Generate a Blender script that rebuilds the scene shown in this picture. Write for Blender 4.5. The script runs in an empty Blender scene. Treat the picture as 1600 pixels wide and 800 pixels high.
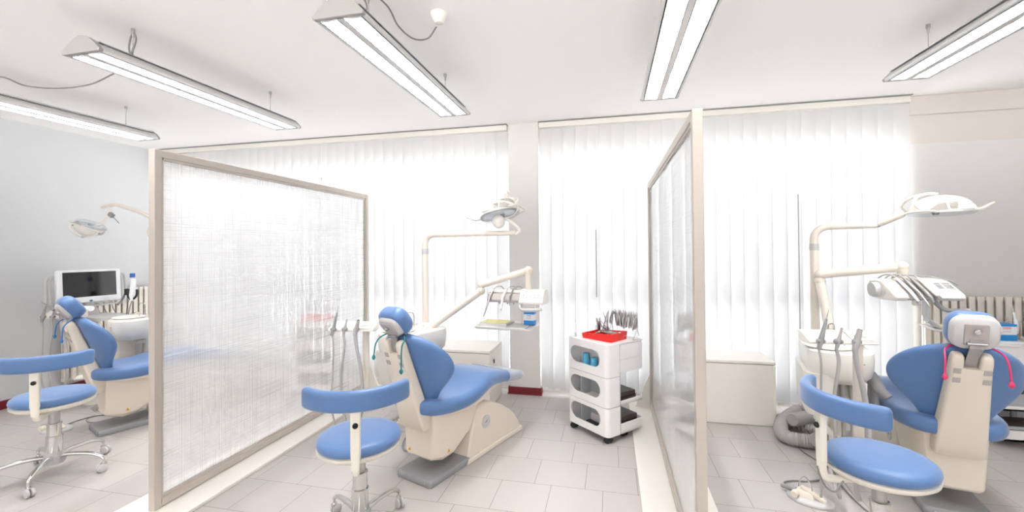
import bpy, bmesh, math, random
from mathutils import Vector, Matrix
random.seed(4)
PI = math.pi
sc = bpy.context.scene
col = sc.collection

# ------------------------------------------------------------------ camera
FPX, YAW, PITCH, ROLL, CY, EYE = 678.0, math.radians(12.689), math.radians(.629), math.radians(-.473), 380.6, 1.45
def cam_axes():
    c, s = math.cos(YAW), math.sin(YAW); cp, sp = math.cos(PITCH), math.sin(PITCH); cr, sr = math.cos(ROLL), math.sin(ROLL)
    F = Vector((-s*cp, c*cp, sp)); r = Vector((c, s, 0)); u = r.cross(F)
    return cr*r + sr*u, -sr*r + cr*u, F
CR, CU, CF = cam_axes()
CP = Vector((0, 0, EYE))
cd = bpy.data.cameras.new('camera'); cam = bpy.data.objects.new('camera', cd); col.objects.link(cam)
m = Matrix((CR, CU, -CF)).transposed().to_4x4(); m.translation = CP
cam.matrix_world = m
cd.sensor_fit = 'HORIZONTAL'; cd.sensor_width = 36; cd.lens = FPX/1600*36
cd.shift_y = -(400-CY)/1600; cd.clip_start = .02
sc.camera = cam

# ------------------------------------------------------------------ light and exposure
w = bpy.data.worlds.new('overcast_sky'); sc.world = w; w.use_nodes = True
bg = w.node_tree.nodes['Background']; bg.inputs[0].default_value = (.93, .965, 1, 1); bg.inputs[1].default_value = 1.75
_n = w.node_tree.nodes; _l = w.node_tree.links     # overcast sky above; brighter lower half added to light the ceiling
_tc = _n.new('ShaderNodeTexCoord'); _sx = _n.new('ShaderNodeSeparateXYZ'); _l.new(_tc.outputs['Generated'], _sx.inputs[0])
_mr = _n.new('ShaderNodeMapRange'); _mr.inputs[1].default_value = -.06; _mr.inputs[2].default_value = .04; _l.new(_sx.outputs[2], _mr.inputs[0])
_mc = _n.new('ShaderNodeMixRGB'); _mc.inputs[1].default_value = (3.9, 3.9, 3.9, 1); _mc.inputs[2].default_value = (.93, .965, 1, 1); _l.new(_mr.outputs[0], _mc.inputs[0]); _l.new(_mc.outputs[0], bg.inputs[0])
LAMP_EMIT = 2.2
LAMP_WATT = 35.0
sc.view_settings.view_transform = 'Standard'; sc.view_settings.look = 'None'
sc.view_settings.gamma = 1; sc.view_settings.use_curve_mapping = False
sc.view_settings.exposure = 1.29
try:
    sc.cycles.max_bounces = 10; sc.cycles.transparent_max_bounces = 16; sc.cycles.diffuse_bounces = 5
    sc.cycles.caustics_reflective = False; sc.cycles.caustics_refractive = False
except Exception: pass

# ------------------------------------------------------------------ pixel -> place helpers (measurements of the photograph at a chosen depth)
def ray(x, y): return CF + CR*((x-800)/FPX) + CU*((CY-y)/FPX)
def atY(x, y, Y): v = ray(x, y); return CP + v*(Y/v.y)
def atX(x, y, X): v = ray(x, y); return CP + v*(X/v.x)
def atZ(x, y, z=0.): v = ray(x, y); return CP + v*((z-EYE)/v.z)

# ------------------------------------------------------------------ materials
def srgb(*c):
    return tuple(((v/255)/12.92 if v/255 <= .04045 else ((v/255+.055)/1.055)**2.4) for v in c)
MATS = {}
def mat(name, c, rough=.5, metal=0., var=.03, scale=8., bump=0., bscale=200., coat=0., trans=0., spec=.5, emit=None, estr=0.):
    m = bpy.data.materials.new(name); m.use_nodes = True; nt = m.node_tree; N = nt.nodes; L = nt.links
    p = N['Principled BSDF']
    tc = N.new('ShaderNodeTexCoord'); no = N.new('ShaderNodeTexNoise'); no.inputs['Scale'].default_value = scale; no.inputs['Detail'].default_value = 4
    L.new(tc.outputs['Object'], no.inputs['Vector'])
    mx = N.new('ShaderNodeMixRGB'); base = srgb(*c)
    mx.inputs[1].default_value = (*[v*(1-var) for v in base], 1); mx.inputs[2].default_value = (*[min(1, v*(1+var)) for v in base], 1)
    L.new(no.outputs['Fac'], mx.inputs[0]); L.new(mx.outputs[0], p.inputs['Base Color'])
    p.inputs['Roughness'].default_value = rough; p.inputs['Metallic'].default_value = metal
    p.inputs['Coat Weight'].default_value = coat; p.inputs['Transmission Weight'].default_value = trans
    p.inputs['Specular IOR Level'].default_value = spec
    if emit: p.inputs['Emission Color'].default_value = (*srgb(*emit), 1); p.inputs['Emission Strength'].default_value = estr
    if bump:
        n2 = N.new('ShaderNodeTexNoise'); n2.inputs['Scale'].default_value = bscale; L.new(tc.outputs['Object'], n2.inputs['Vector'])
        b = N.new('ShaderNodeBump'); b.inputs['Strength'].default_value = bump; b.inputs['Distance'].default_value = .002
        L.new(n2.outputs['Fac'], b.inputs['Height']); L.new(b.outputs[0], p.inputs['Normal'])
    MATS[name] = m; return m
M_wall = mat('wall_paint', (207, 208, 209), .85, var=.01, scale=2, bump=.15, bscale=120)
M_ceil = mat('ceiling_paint', (253, 251, 249), .9, var=.008, scale=2)
M_blue = mat('blue_vinyl', (86, 120, 168), .42, var=.02, scale=3, bump=.12, bscale=260)
M_white = mat('white_enamel', (230, 226, 218), .32, var=.01, coat=.2)
M_arm = mat('ivory_enamel', (226, 217, 205), .32, var=.01, coat=.15)
M_cream = mat('cream_shell', (224, 214, 199), .38, var=.015)
M_pan = mat('ivory_plastic', (232, 226, 214), .45, var=.015)
M_grey = mat('grey_plastic', (150, 150, 150), .5, var=.03)
M_lgrey = mat('light_grey_plastic', (196, 195, 194), .5, var=.02)
M_hose = mat('grey_hose', (172, 169, 166), .55, var=.03)
M_plate = mat('grey_plate', (142, 142, 144), .5, var=.04, scale=20)
M_dark = mat('dark_plastic', (38, 38, 40), .45, var=.08)
M_black = mat('black_rubber', (18, 18, 20), .6, var=.08)
M_chrome = mat('chrome', (215, 214, 212), .12, metal=1., var=.02)
M_steel = mat('brushed_steel', (182, 180, 180), .28, metal=1., var=.05, scale=30)
M_alu = mat('satin_aluminium', (212, 211, 208), .45, metal=.1, var=.02)
M_red = mat('red_plastic', (226, 40, 30), .4, var=.03)
M_maroon = mat('maroon_skirting', (112, 24, 34), .4, var=.1, scale=12)
M_brown = mat('dark_brown_leatherette', (62, 48, 44), .5, var=.1, bump=.3)
M_cup = mat('blue_cup_plastic', (90, 178, 214), .35, var=.03)
M_paper = mat('pale_yellow_paper', (236, 228, 160), .7, var=.03)
M_boxblue = mat('blue_card', (40, 140, 214), .5, var=.03)
M_card = mat('white_card', (236, 238, 240), .6, var=.02)
M_trol = mat('white_abs_plastic', (236, 233, 231), .3, var=.01)
M_trolin = mat('grey_inner_plastic', (176, 178, 182), .5, var=.02)
M_lam = mat('white_laminate', (236, 231, 224), .4, var=.01)
M_frame = mat('partition_frame_paint', (192, 183, 173), .4, var=.01)
M_rad = mat('radiator_enamel', (226, 218, 206), .4, var=.01)
M_teal = mat('teal_silicone', (20, 120, 122), .45, var=.05)
M_pink = mat('pink_silicone', (214, 52, 104), .45, var=.05)
M_cobalt = mat('cobalt_silicone', (30, 110, 180), .45, var=.05)
M_yel = mat('warning_yellow', (226, 172, 30), .5, var=.03)
M_label = mat('grey_label', (176, 170, 166), .5, var=.15, scale=120)
M_slot = mat('taupe_slot_plastic', (176, 168, 164), .5, var=.03)
MATS['blue_vinyl'].node_tree.nodes['Principled BSDF'].inputs['Sheen Weight'].default_value = .35
MATS['blue_vinyl'].node_tree.nodes['Principled BSDF'].inputs['Sheen Roughness'].default_value = .4
M_cap = mat('grey_end_cap', (158, 156, 153), .5, var=.02)
M_tube = mat('fluorescent_tube', (255, 255, 255), .4, emit=(250, 252, 255), estr=LAMP_EMIT)
M_louv = mat('bright_louvre', (176, 178, 184), .3, metal=.85, var=.02)
M_screen = mat('black_screen_glass', (30, 29, 31), .08, var=.03, spec=.6)
M_bluelogo = mat('blue_badge', (40, 90, 170), .4)
M_win = mat('window_frame_paint', (228, 230, 232), .4)
M_cable = mat('grey_cable', (128, 126, 124), .5)
M_lens = mat('lamp_reflector', (230, 233, 238), .25, metal=.3, var=.05)
M_pants = mat('printed_mark', (120, 124, 132), .6, var=.1)

def floor_mat():
    m = bpy.data.materials.new('floor_tiles'); m.use_nodes = True; nt = m.node_tree; N = nt.nodes; L = nt.links
    p = N['Principled BSDF']; g = N.new('ShaderNodeNewGeometry'); sx = N.new('ShaderNodeSeparateXYZ'); L.new(g.outputs['Position'], sx.inputs[0])
    def mth(op, a, b=None, c=None):
        n = N.new('ShaderNodeMath'); n.operation = op
        for i, v in enumerate((a, b, c)):
            if v is None: continue
            if isinstance(v, (int, float)): n.inputs[i].default_value = v
            else: L.new(v, n.inputs[i])
        return n.outputs[0]
    P = .3085
    v = mth('DIVIDE', mth('SUBTRACT', sx.outputs[1], 2.96-P*20), P)
    row = mth('FLOOR', v); fv = mth('FRACT', v)
    u = mth('DIVIDE', mth('SUBTRACT', mth('SUBTRACT', sx.outputs[0], .765-P*40), mth('MULTIPLY', mth('SUBTRACT', row, 19.), .203)), P)
    cu = mth('FLOOR', u); fu = mth('FRACT', u)
    d = mth('MINIMUM', mth('MINIMUM', fv, mth('SUBTRACT', 1., fv)), mth('MINIMUM', fu, mth('SUBTRACT', 1., fu)))
    mort = mth('LESS_THAN', d, .0058)
    cmb = N.new('ShaderNodeCombineXYZ'); L.new(cu, cmb.inputs[0]); L.new(row, cmb.inputs[1])
    wn = N.new('ShaderNodeTexWhiteNoise'); wn.noise_dimensions = '2D'; L.new(cmb.outputs[0], wn.inputs['Vector'])
    no = N.new('ShaderNodeTexNoise'); no.inputs['Scale'].default_value = 160; no.inputs['Detail'].default_value = 3; L.new(g.outputs['Position'], no.inputs['Vector'])
    f = mth('ADD', mth('MULTIPLY', no.outputs['Fac'], .75), mth('MULTIPLY', wn.outputs['Value'], .3))
    mx = N.new('ShaderNodeMixRGB'); mx.inputs[1].default_value = (*srgb(172, 166, 163), 1); mx.inputs[2].default_value = (*srgb(190, 184, 181), 1); L.new(f, mx.inputs[0])
    m2 = N.new('ShaderNodeMixRGB'); L.new(mort, m2.inputs[0]); L.new(mx.outputs[0], m2.inputs[1]); m2.inputs[2].default_value = (*srgb(132, 125, 120), 1)
    L.new(m2.outputs[0], p.inputs['Base Color']); p.inputs['Roughness'].default_value = .34; p.inputs['Specular IOR Level'].default_value = .4
    b = N.new('ShaderNodeBump'); b.inputs['Strength'].default_value = .3; b.inputs['Distance'].default_value = .002
    L.new(mth('SUBTRACT', mth('MULTIPLY', no.outputs['Fac'], .15), mort), b.inputs['Height']); L.new(b.outputs[0], p.inputs['Normal'])
    return m
M_floor = floor_mat()

def blind_mat():
    m = bpy.data.materials.new('translucent_blind_fabric'); m.use_nodes = True; nt = m.node_tree; N = nt.nodes; L = nt.links
    N.remove(N['Principled BSDF']); out = N['Material Output']
    tc = N.new('ShaderNodeTexCoord'); no = N.new('ShaderNodeTexNoise'); no.inputs['Scale'].default_value = 60; L.new(tc.outputs['Object'], no.inputs['Vector'])
    mx = N.new('ShaderNodeMixRGB'); mx.inputs[1].default_value = (.92, .915, .905, 1); mx.inputs[2].default_value = (.95, .945, .935, 1); L.new(no.outputs['Fac'], mx.inputs[0])
    d = N.new('ShaderNodeBsdfDiffuse'); t = N.new('ShaderNodeBsdfTranslucent'); L.new(mx.outputs[0], d.inputs[0]); t.inputs[0].default_value = (.188, .194, .202, 1)
    s = N.new('ShaderNodeMixShader'); s.inputs[0].default_value = .38; L.new(d.outputs[0], s.inputs[1]); L.new(t.outputs[0], s.inputs[2]); L.new(s.outputs[0], out.inputs[0])
    return m
M_blind = blind_mat()

def thin_glass(name, tint=(1, 1, 1), rough=0., base=.04):
    m = bpy.data.materials.new(name); m.use_nodes = True; nt = m.node_tree; N = nt.nodes; L = nt.links
    N.remove(N['Principled BSDF']); out = N['Material Output']
    tc = N.new('ShaderNodeTexCoord'); no = N.new('ShaderNodeTexNoise'); no.inputs['Scale'].default_value = 5; L.new(tc.outputs['Object'], no.inputs['Vector'])
    mx = N.new('ShaderNodeMixRGB'); mx.inputs[1].default_value = (*[.97*v for v in tint], 1); mx.inputs[2].default_value = (*tint, 1); L.new(no.outputs['Fac'], mx.inputs[0])
    t = N.new('ShaderNodeBsdfTransparent'); L.new(mx.outputs[0], t.inputs[0]); g = N.new('ShaderNodeBsdfGlossy'); g.inputs['Roughness'].default_value = rough
    fr = N.new('ShaderNodeFresnel'); fr.inputs[0].default_value = 1.45
    ge = N.new('ShaderNodeNewGeometry'); sb = N.new('ShaderNodeMath'); sb.operation = 'SUBTRACT'; sb.inputs[0].default_value = 1; L.new(ge.outputs['Backfacing'], sb.inputs[1]); ml = N.new('ShaderNodeMath'); ml.operation = 'MULTIPLY'; L.new(fr.outputs[0], ml.inputs[0]); L.new(sb.outputs[0], ml.inputs[1])
    s = N.new('ShaderNodeMixShader'); L.new(ml.outputs[0], s.inputs[0]); L.new(t.outputs[0], s.inputs[1]); L.new(g.outputs[0], s.inputs[2]); L.new(s.outputs[0], out.inputs[0])
    return m
M_cover = thin_glass('glossy_cover_film', (1, 1, 1), .08)
_nt = M_cover.node_tree; _df = _nt.nodes.new('ShaderNodeBsdfDiffuse'); _df.inputs[0].default_value = (.86, .89, .94, 1); _ms = _nt.nodes.new('ShaderNodeMixShader'); _ms.inputs[0].default_value = .45
_old = _nt.nodes['Material Output'].inputs[0].links[0].from_socket; _nt.links.new(_old, _ms.inputs[1]); _nt.links.new(_df.outputs[0], _ms.inputs[2]); _nt.links.new(_ms.outputs[0], _nt.nodes['Material Output'].inputs[0])
M_glass = thin_glass('window_glass'); M_clear = thin_glass('clear_plastic', (.93, .95, .97), .05)

def frosted(name, clear, line, ior=1.5):
    # frosted glass etched with a fine woven pattern of clearer lines
    m = bpy.data.materials.new(name); m.use_nodes = True; nt = m.node_tree; N = nt.nodes; L = nt.links
    N.remove(N['Principled BSDF']); out = N['Material Output']
    tc = N.new('ShaderNodeTexCoord'); sx = N.new('ShaderNodeSeparateXYZ'); L.new(tc.outputs['Object'], sx.inputs[0])
    def mth(op, a, b=None):
        n = N.new('ShaderNodeMath'); n.operation = op
        for i, v in enumerate((a, b)):
            if v is None: continue
            if isinstance(v, (int, float)): n.inputs[i].default_value = v
            else: L.new(v, n.inputs[i])
        return n.outputs[0]
    def lines(axis, other, k, ko, th):
        c = N.new('ShaderNodeCombineXYZ'); L.new(mth('MULTIPLY', sx.outputs[axis], k), c.inputs[0]); L.new(mth('MULTIPLY', sx.outputs[other], ko), c.inputs[1])
        n = N.new('ShaderNodeTexNoise'); n.inputs['Scale'].default_value = 1; n.inputs['Detail'].default_value = 2; L.new(c.outputs[0], n.inputs['Vector'])
        r = N.new('ShaderNodeMapRange'); r.inputs[1].default_value = th; r.inputs[2].default_value = th+.08; L.new(n.outputs['Fac'], r.inputs[0]); return r.outputs[0]
    a = lines(1, 2, 170, 1.3, .54); b = lines(2, 1, 170, 1.3, .55)
    f = mth('MAXIMUM', a, b)
    fac = mth('ADD', mth('MULTIPLY', f, line), clear)
    d = N.new('ShaderNodeBsdfDiffuse'); d.inputs[0].default_value = (.93, .94, .945, 1)
    t = N.new('ShaderNodeBsdfTranslucent'); t.inputs[0].default_value = (.95, .96, .965, 1)
    s = N.new('ShaderNodeMixShader'); s.inputs[0].default_value = .5; L.new(d.outputs[0], s.inputs[1]); L.new(t.outputs[0], s.inputs[2])
    tr = N.new('ShaderNodeBsdfTransparent'); s2 = N.new('ShaderNodeMixShader'); L.new(fac, s2.inputs[0]); L.new(s.outputs[0], s2.inputs[1]); L.new(tr.outputs[0], s2.inputs[2])
    g = N.new('ShaderNodeBsdfGlossy'); g.inputs['Roughness'].default_value = 0.0; fr = N.new('ShaderNodeFresnel'); fr.inputs[0].default_value = ior
    ge = N.new('ShaderNodeNewGeometry'); ff = mth('MULTIPLY', fr.outputs[0], mth('SUBTRACT', 1., ge.outputs['Backfacing']))
    s3 = N.new('ShaderNodeMixShader'); L.new(ff, s3.inputs[0]); L.new(s2.outputs[0], s3.inputs[1]); L.new(g.outputs[0], s3.inputs[2]); L.new(s3.outputs[0], out.inputs[0])
    return m
M_frost = frosted('etched_frosted_glass', .46, .24)
M_frost2 = frosted('plain_frosted_glass', .14, .10, 2.0)

# ------------------------------------------------------------------ mesh helpers
class MB:
    def __init__(s): s.bm = bmesh.new()
    def _new(s, vs): return [s.bm.verts.new(Vector(v)) for v in vs]
    def _f(s, vs):
        try: return s.bm.faces.new(vs)
        except ValueError: return None
    def box(s, c, d, rot=None, M=None):
        vs = []
        for x in (-.5, .5):
            for y in (-.5, .5):
                for z in (-.5, .5):
                    v = Vector((x*d[0], y*d[1], z*d[2]))
                    if rot is not None: v = rot @ v
                    v = v + Vector(c)
                    if M is not None: v = M @ v
                    vs.append(v)
        v = s._new(vs)
        for f in ((0,1,3,2),(4,6,7,5),(0,4,5,1),(2,3,7,6),(0,2,6,4),(1,5,7,3)): s._f([v[i] for i in f])
        return s
    def loft(s, rings, cap=True, closed=True):
        R = [s._new(r) for r in rings]; n = len(R[0])
        for a, b in zip(R, R[1:]):
            for i in range(n if closed else n-1):
                j = (i+1) % n; s._f([a[i], a[j], b[j], b[i]])
        if cap and closed: s._f(list(reversed(R[0]))); s._f(R[-1])
        return s
    def prism(s, pts, h0, h1, ax):   # pts 2d, extruded along axis ax: 'x' -> pts are (y,z); 'y' -> (x,z); 'z' -> (x,y)
        def mk(p, h): return {'x': (h, p[0], p[1]), 'y': (p[0], h, p[1]), 'z': (p[0], p[1], h)}[ax]
        return s.loft([[mk(p, h0) for p in pts], [mk(p, h1) for p in pts]])
    def tube(s, pts, r, seg=10, cap=True, flat=None):
        pts = [Vector(p) for p in pts]; n = len(pts); rs = r if isinstance(r, (list, tuple)) else [r]*n
        rings = []; up = None
        for i, p in enumerate(pts):
            t = (pts[min(i+1, n-1)] - pts[max(i-1, 0)]).normalized()
            if up is None:
                up = Vector((0, 0, 1)) if abs(t.z) < .9 else Vector((0, 1, 0))
            a = (up - t*up.dot(t)); a = a.normalized() if a.length > 1e-6 else t.orthogonal().normalized()
            up = a; b = t.cross(a); k = flat or 1.
            rings.append([p + (a*math.sin(2*PI*q/seg)*k + b*math.cos(2*PI*q/seg))*rs[i] for q in range(seg)])
        return s.loft(rings, cap)
    def cyl(s, a, b, r, r2=None, seg=20): return s.tube([a, b], [r, r if r2 is None else r2], seg)
    def lathe(s, prof, c=(0, 0, 0), seg=28, M=None, sx=1., sy=1.):
        rings = []
        for r, z in prof:
            ring = [Vector((r*math.cos(2*PI*i/seg)*sx, r*math.sin(2*PI*i/seg)*sy, z)) for i in range(seg)]
            ring = [(M @ v if M is not None else v) + Vector(c) for v in ring]; rings.append(ring)
        return s.loft(rings)
    def ell(s, c, r, seg=20, rings=12, M=None, zmin=-1., zmax=1.):
        pr = []
        for i in range(rings+1):
            a = math.asin(max(-1, zmin)) + (math.asin(min(1, zmax))-math.asin(max(-1, zmin)))*i/rings
            pr.append((max(.001, math.cos(a)), math.sin(a)))
        rr = []
        for q, z in pr:
            ring = [Vector((q*math.cos(2*PI*i/seg)*r[0], q*math.sin(2*PI*i/seg)*r[1], z*r[2])) for i in range(seg)]
            rr.append([(M @ v if M is not None else v) + Vector(c) for v in ring])
        return s.loft(rr)
    def build(s, name, m, parent=None, smooth=True, bev=0., sub=0, seg=2, ang=40):
        bmesh.ops.recalc_face_normals(s.bm, faces=s.bm.faces)
        me = bpy.data.meshes.new(name); s.bm.to_mesh(me); s.bm.free(); me.materials.append(m)
        if smooth:
            me.polygons.foreach_set('use_smooth', [True]*len(me.polygons))
            if not sub:
                try: me.set_sharp_from_angle(angle=math.radians(ang))
                except Exception: pass
        o = bpy.data.objects.new(name, me); col.objects.link(o)
        if parent is not None: o.parent = parent
        if bev:
            b = o.modifiers.new('bevel', 'BEVEL'); b.width = bev; b.segments = seg; b.limit_method = 'ANGLE'; b.angle_limit = math.radians(35); b.harden_normals = False
        if sub: q = o.modifiers.new('sub', 'SUBSURF'); q.levels = sub; q.render_levels = sub
        return o
def catmull(pts, k=6):
    P = [Vector(p) for p in pts]; P = [2*P[0]-P[1]] + P + [2*P[-1]-P[-2]]; out = []
    for i in range(1, len(P)-2):
        a, b, c, d = P[i-1:i+3]
        for j in range(k):
            t = j/k; out.append(.5*((2*b)+(c-a)*t+(2*a-5*b+4*c-d)*t*t+(3*b-a-3*c+d)*t**3))
    out.append(P[-2]); return out
def rrect(w, h, r, n=4, cx=0, cy=0):  # 2d rounded rectangle outline
    r = min(r, w/2*.999, h/2*.999); out = []
    for qx, qy, a0 in ((1, 1, 0), (-1, 1, 90), (-1, -1, 180), (1, -1, 270)):
        for i in range(n+1):
            a = math.radians(a0+90*i/n); out.append((cx+qx*(w/2-r)+r*math.cos(a), cy+qy*(h/2-r)+r*math.sin(a)))
    return out
def thing(name, label, cat, loc=(0, 0, 0), rz=0., group=None):
    o = bpy.data.objects.new(name, None); col.objects.link(o); o.location = loc; o.rotation_euler = (0, 0, rz)
    o.empty_display_size = .05; o['label'] = label; o['category'] = cat
    if group: o['group'] = group
    return o
def tag(o, label, cat, group=None, kind=None):
    o['label'] = label; o['category'] = cat
    if group: o['group'] = group
    if kind: o['kind'] = kind
    return o
def struct(o): o['kind'] = 'structure'; return o
def loc(t, p):   # world point into a thing's own axes
    return Matrix.Rotation(-t.rotation_euler.z, 4, 'Z') @ (Vector(p) - Vector(t.location))
def kids(o): return [c for c in list(bpy.data.objects) if c.parent == o]
def dup(o, parent=None):
    c = o.copy(); col.objects.link(c)
    if parent is not None: c.parent = parent
    for k in kids(o): dup(k, c)
    return c

# ================================================================== ROOM
CEIL, XL, XR, YW, YB = 2.70, -5.5, 4.4, 4.31, -3.2
struct(MB().box(((XL+XR)/2, (YW+YB)/2+.05, -.05), (XR-XL+.3, YW-YB+.4, .1)).build('floor', M_floor, smooth=False))
struct(MB().box(((XL+XR)/2, (YW+YB)/2+.2, CEIL+.05), (XR-XL+.3, YW-YB+.7, .1)).build('ceiling', M_ceil, smooth=False))
struct(MB().box((XL-.06, (YW+YB)/2+.1, CEIL/2), (.12, YW-YB+.4, CEIL)).build('wall_left', M_wall, smooth=False))
struct(MB().box((XR+.06, (YW+YB)/2+.1, CEIL/2), (.12, YW-YB+.4, CEIL)).build('wall_right', M_wall, smooth=False))
b = MB()
for cx, cz, dx, dz in (((XL+XR)/2, .68, XR-XL, 1.36), ((XL+XR)/2, 2.6, XR-XL, .2), (XL+.3, 1.35, .6, 2.7), (XR-.3, 1.35, .6, 2.7), ((XL+XR)/2, 1.35, .4, 2.7)): b.box((cx, YB-.06, cz), (dx, .12, dz))  # openings in the unseen back wall added to let in fill daylight
struct(b.build('wall_back', mat('beige_wall_paint', (236, 226, 218), .85, var=.01), smooth=False))
# window wall: lintel, column, solid right end, low kerb
YG = YW+.12
WZ0, WZ1 = .10, 2.34
b = MB(); b.box(((XL+2.47)/2, YW+.17, (WZ1+CEIL)/2), (2.47-XL, .2, CEIL-WZ1)); b.box(((XL+2.47)/2, YW+.17, WZ0/2), (2.47-XL, .2, WZ0))
b.box((XL+.15, YW+.17, CEIL/2), (.3, .2, CEIL))
b.box((-.836, YW+.17, CEIL/2), (.306, .2, CEIL))
b.box(((2.47+XR)/2, YW+.17, CEIL/2), (XR-2.47, .2, CEIL))
M_wallW = mat('window_wall_paint', (218, 215, 212), .85, var=.01)
struct(b.build('wall_window', M_wallW, smooth=False))
struct(MB().box((-.836, 4.25+.1, CEIL/2), (.306, .2, CEIL)).build('wall_pier', M_wallW, smooth=False))
M_wallR = mat('grey_wall_paint', (216, 214, 211), .85, var=.012, scale=2, bump=.15, bscale=120)
M_wallRt = mat('pale_wall_paint', (214, 206, 200), .85, var=.012, scale=2, bump=.15, bscale=120)
struct(MB().box(((2.47+XR)/2, YW+.03, 1.15), (XR-2.47, .08, 2.30)).build('wall_end', M_wallR, smooth=False))
struct(MB().box(((2.47+XR)/2, YW+.03, 2.42), (XR-2.47, .08, .24)).build('trim_1', M_wallRt, smooth=False))
struct(MB().box(((2.47+XR)/2, YW+.02, 2.62), (XR-2.47, .10, .16)).build('trim_2', M_wallRt, smooth=False, bev=.004))
# window frames and panes
def window(n, x0, x1, nm):
    b = MB(); H = WZ1-WZ0
    b.box(((x0+x1)/2, YW+.17, WZ0+.03), (x1-x0, .06, .06)); b.box(((x0+x1)/2, YW+.17, WZ1-.03), (x1-x0, .06, .06)); b.box(((x0+x1)/2, YW+.17, .925), (x1-x0, .07, .09))
    for i in range(nm+1): b.box((x0+(x1-x0)*i/nm, YW+.17, WZ0+H/2), (.05, .06, H))
    o = struct(b.build('window_%d' % n, M_win, smooth=False, bev=.003))
    MB().box(((x0+x1)/2, YW+.19, WZ0+H/2), (x1-x0, .006, H)).build('window_pane', M_glass, o, smooth=False)
window(1, XL+.3, -.99, 4); window(2, -.683, 2.47, 3)
# red skirting
struct(MB().box((XL+.008, (YW+YB)/2, .04), (.016, YW-YB, .08)).build('baseboard_left', M_maroon, smooth=False, bev=.004))
b = MB(); b.box((-.836, 4.243, .035), (.336, .014, .07)); b.box((-.836, 4.238, .006), (.346, .024, .012)); b.box((-.676, 4.29, .035), (.014, .1, .07)); b.box((-.996, 4.29, .035), (.014, .1, .07))
struct(b.build('baseboard_pier', M_maroon, smooth=False, bev=.002))
struct(MB().box(((2.47+XR)/2, YW-.018, .04), (XR-2.47, .016, .08)).build('baseboard_end', M_maroon, smooth=False, bev=.003))

# ------------------------------------------------------------------ vertical blinds
def blind(x0, x1, label, seed, cordx, turn=1):
    rnd = random.Random(seed)
    t = thing('vertical_blind', label, 'window blind', ((x0+x1)/2, 4.27, CEIL))
    W = x1-x0
    b = MB(); b.box((0, -.015, -.034), (W, .045, .052)); b.box((0, .0, -.004), (W, .06, .008)); b.build('headrail', M_white, t, smooth=False, bev=.003)
    MB().box((0, -.012, -.005), (W+.01, .09, .005)).build('rail_shade_strip', M_grey, t, smooth=False)  # solid grey strip drawn as the shade between headrail and ceiling
    b = MB(); n = int(round(W/.114)); s = W/n
    for i in range(n):
        x = -W/2+(i+.5)*s; a = turn*math.radians(rnd.uniform(6, 9)); hw = .0610; zb = -CEIL+.055+rnd.uniform(0, .008)
        rings = []
        for z in (-.066, -.9, -1.8, zb):
            fr = []
            for k in range(5):
                q = -1+k*.5; u = q*hw; bow = .004*(1-q*q)
                fr.append(Vector((x+u*math.cos(a)-bow*math.sin(a), u*math.sin(a)-bow, z)))
            rings.append(fr)
        b.loft(rings, closed=False, cap=False)
    b.build('slats', M_blind, t)
    b = MB()
    for i in range(n): b.box((-W/2+(i+.5)*s, -.001, -CEIL+.062), (.09, .009, .022), rot=Matrix.Rotation(math.radians(11), 3, 'Z'))
    b.build('bottom_weights', M_white, t, smooth=False)
    for cx, z0, z1 in cordx:
        MB().cyl((cx-(x0+x1)/2, -.045, -.06), (cx-(x0+x1)/2, -.045, z1-CEIL), .0016, seg=6).build('pull_cord', M_white, t)
        MB().cyl((cx-(x0+x1)/2, -.045, z0-CEIL), (cx-(x0+x1)/2, -.045, z1-CEIL), .0045, seg=8).build('cord_weight', M_grey, t)
blind(XL+.02, -1.0, 'long white vertical slat blind left of the square pier', 1, [(atY(502, 250, 4.22).x, 2.22, 2.25)])
blind(-.672, 2.455, 'white vertical slat blind right of the square pier', 2, [(atY(931, 350, 4.22).x, .98, 1.62), (atY(1248, 350, 4.22).x, .3, 1.9)], -1)

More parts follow.
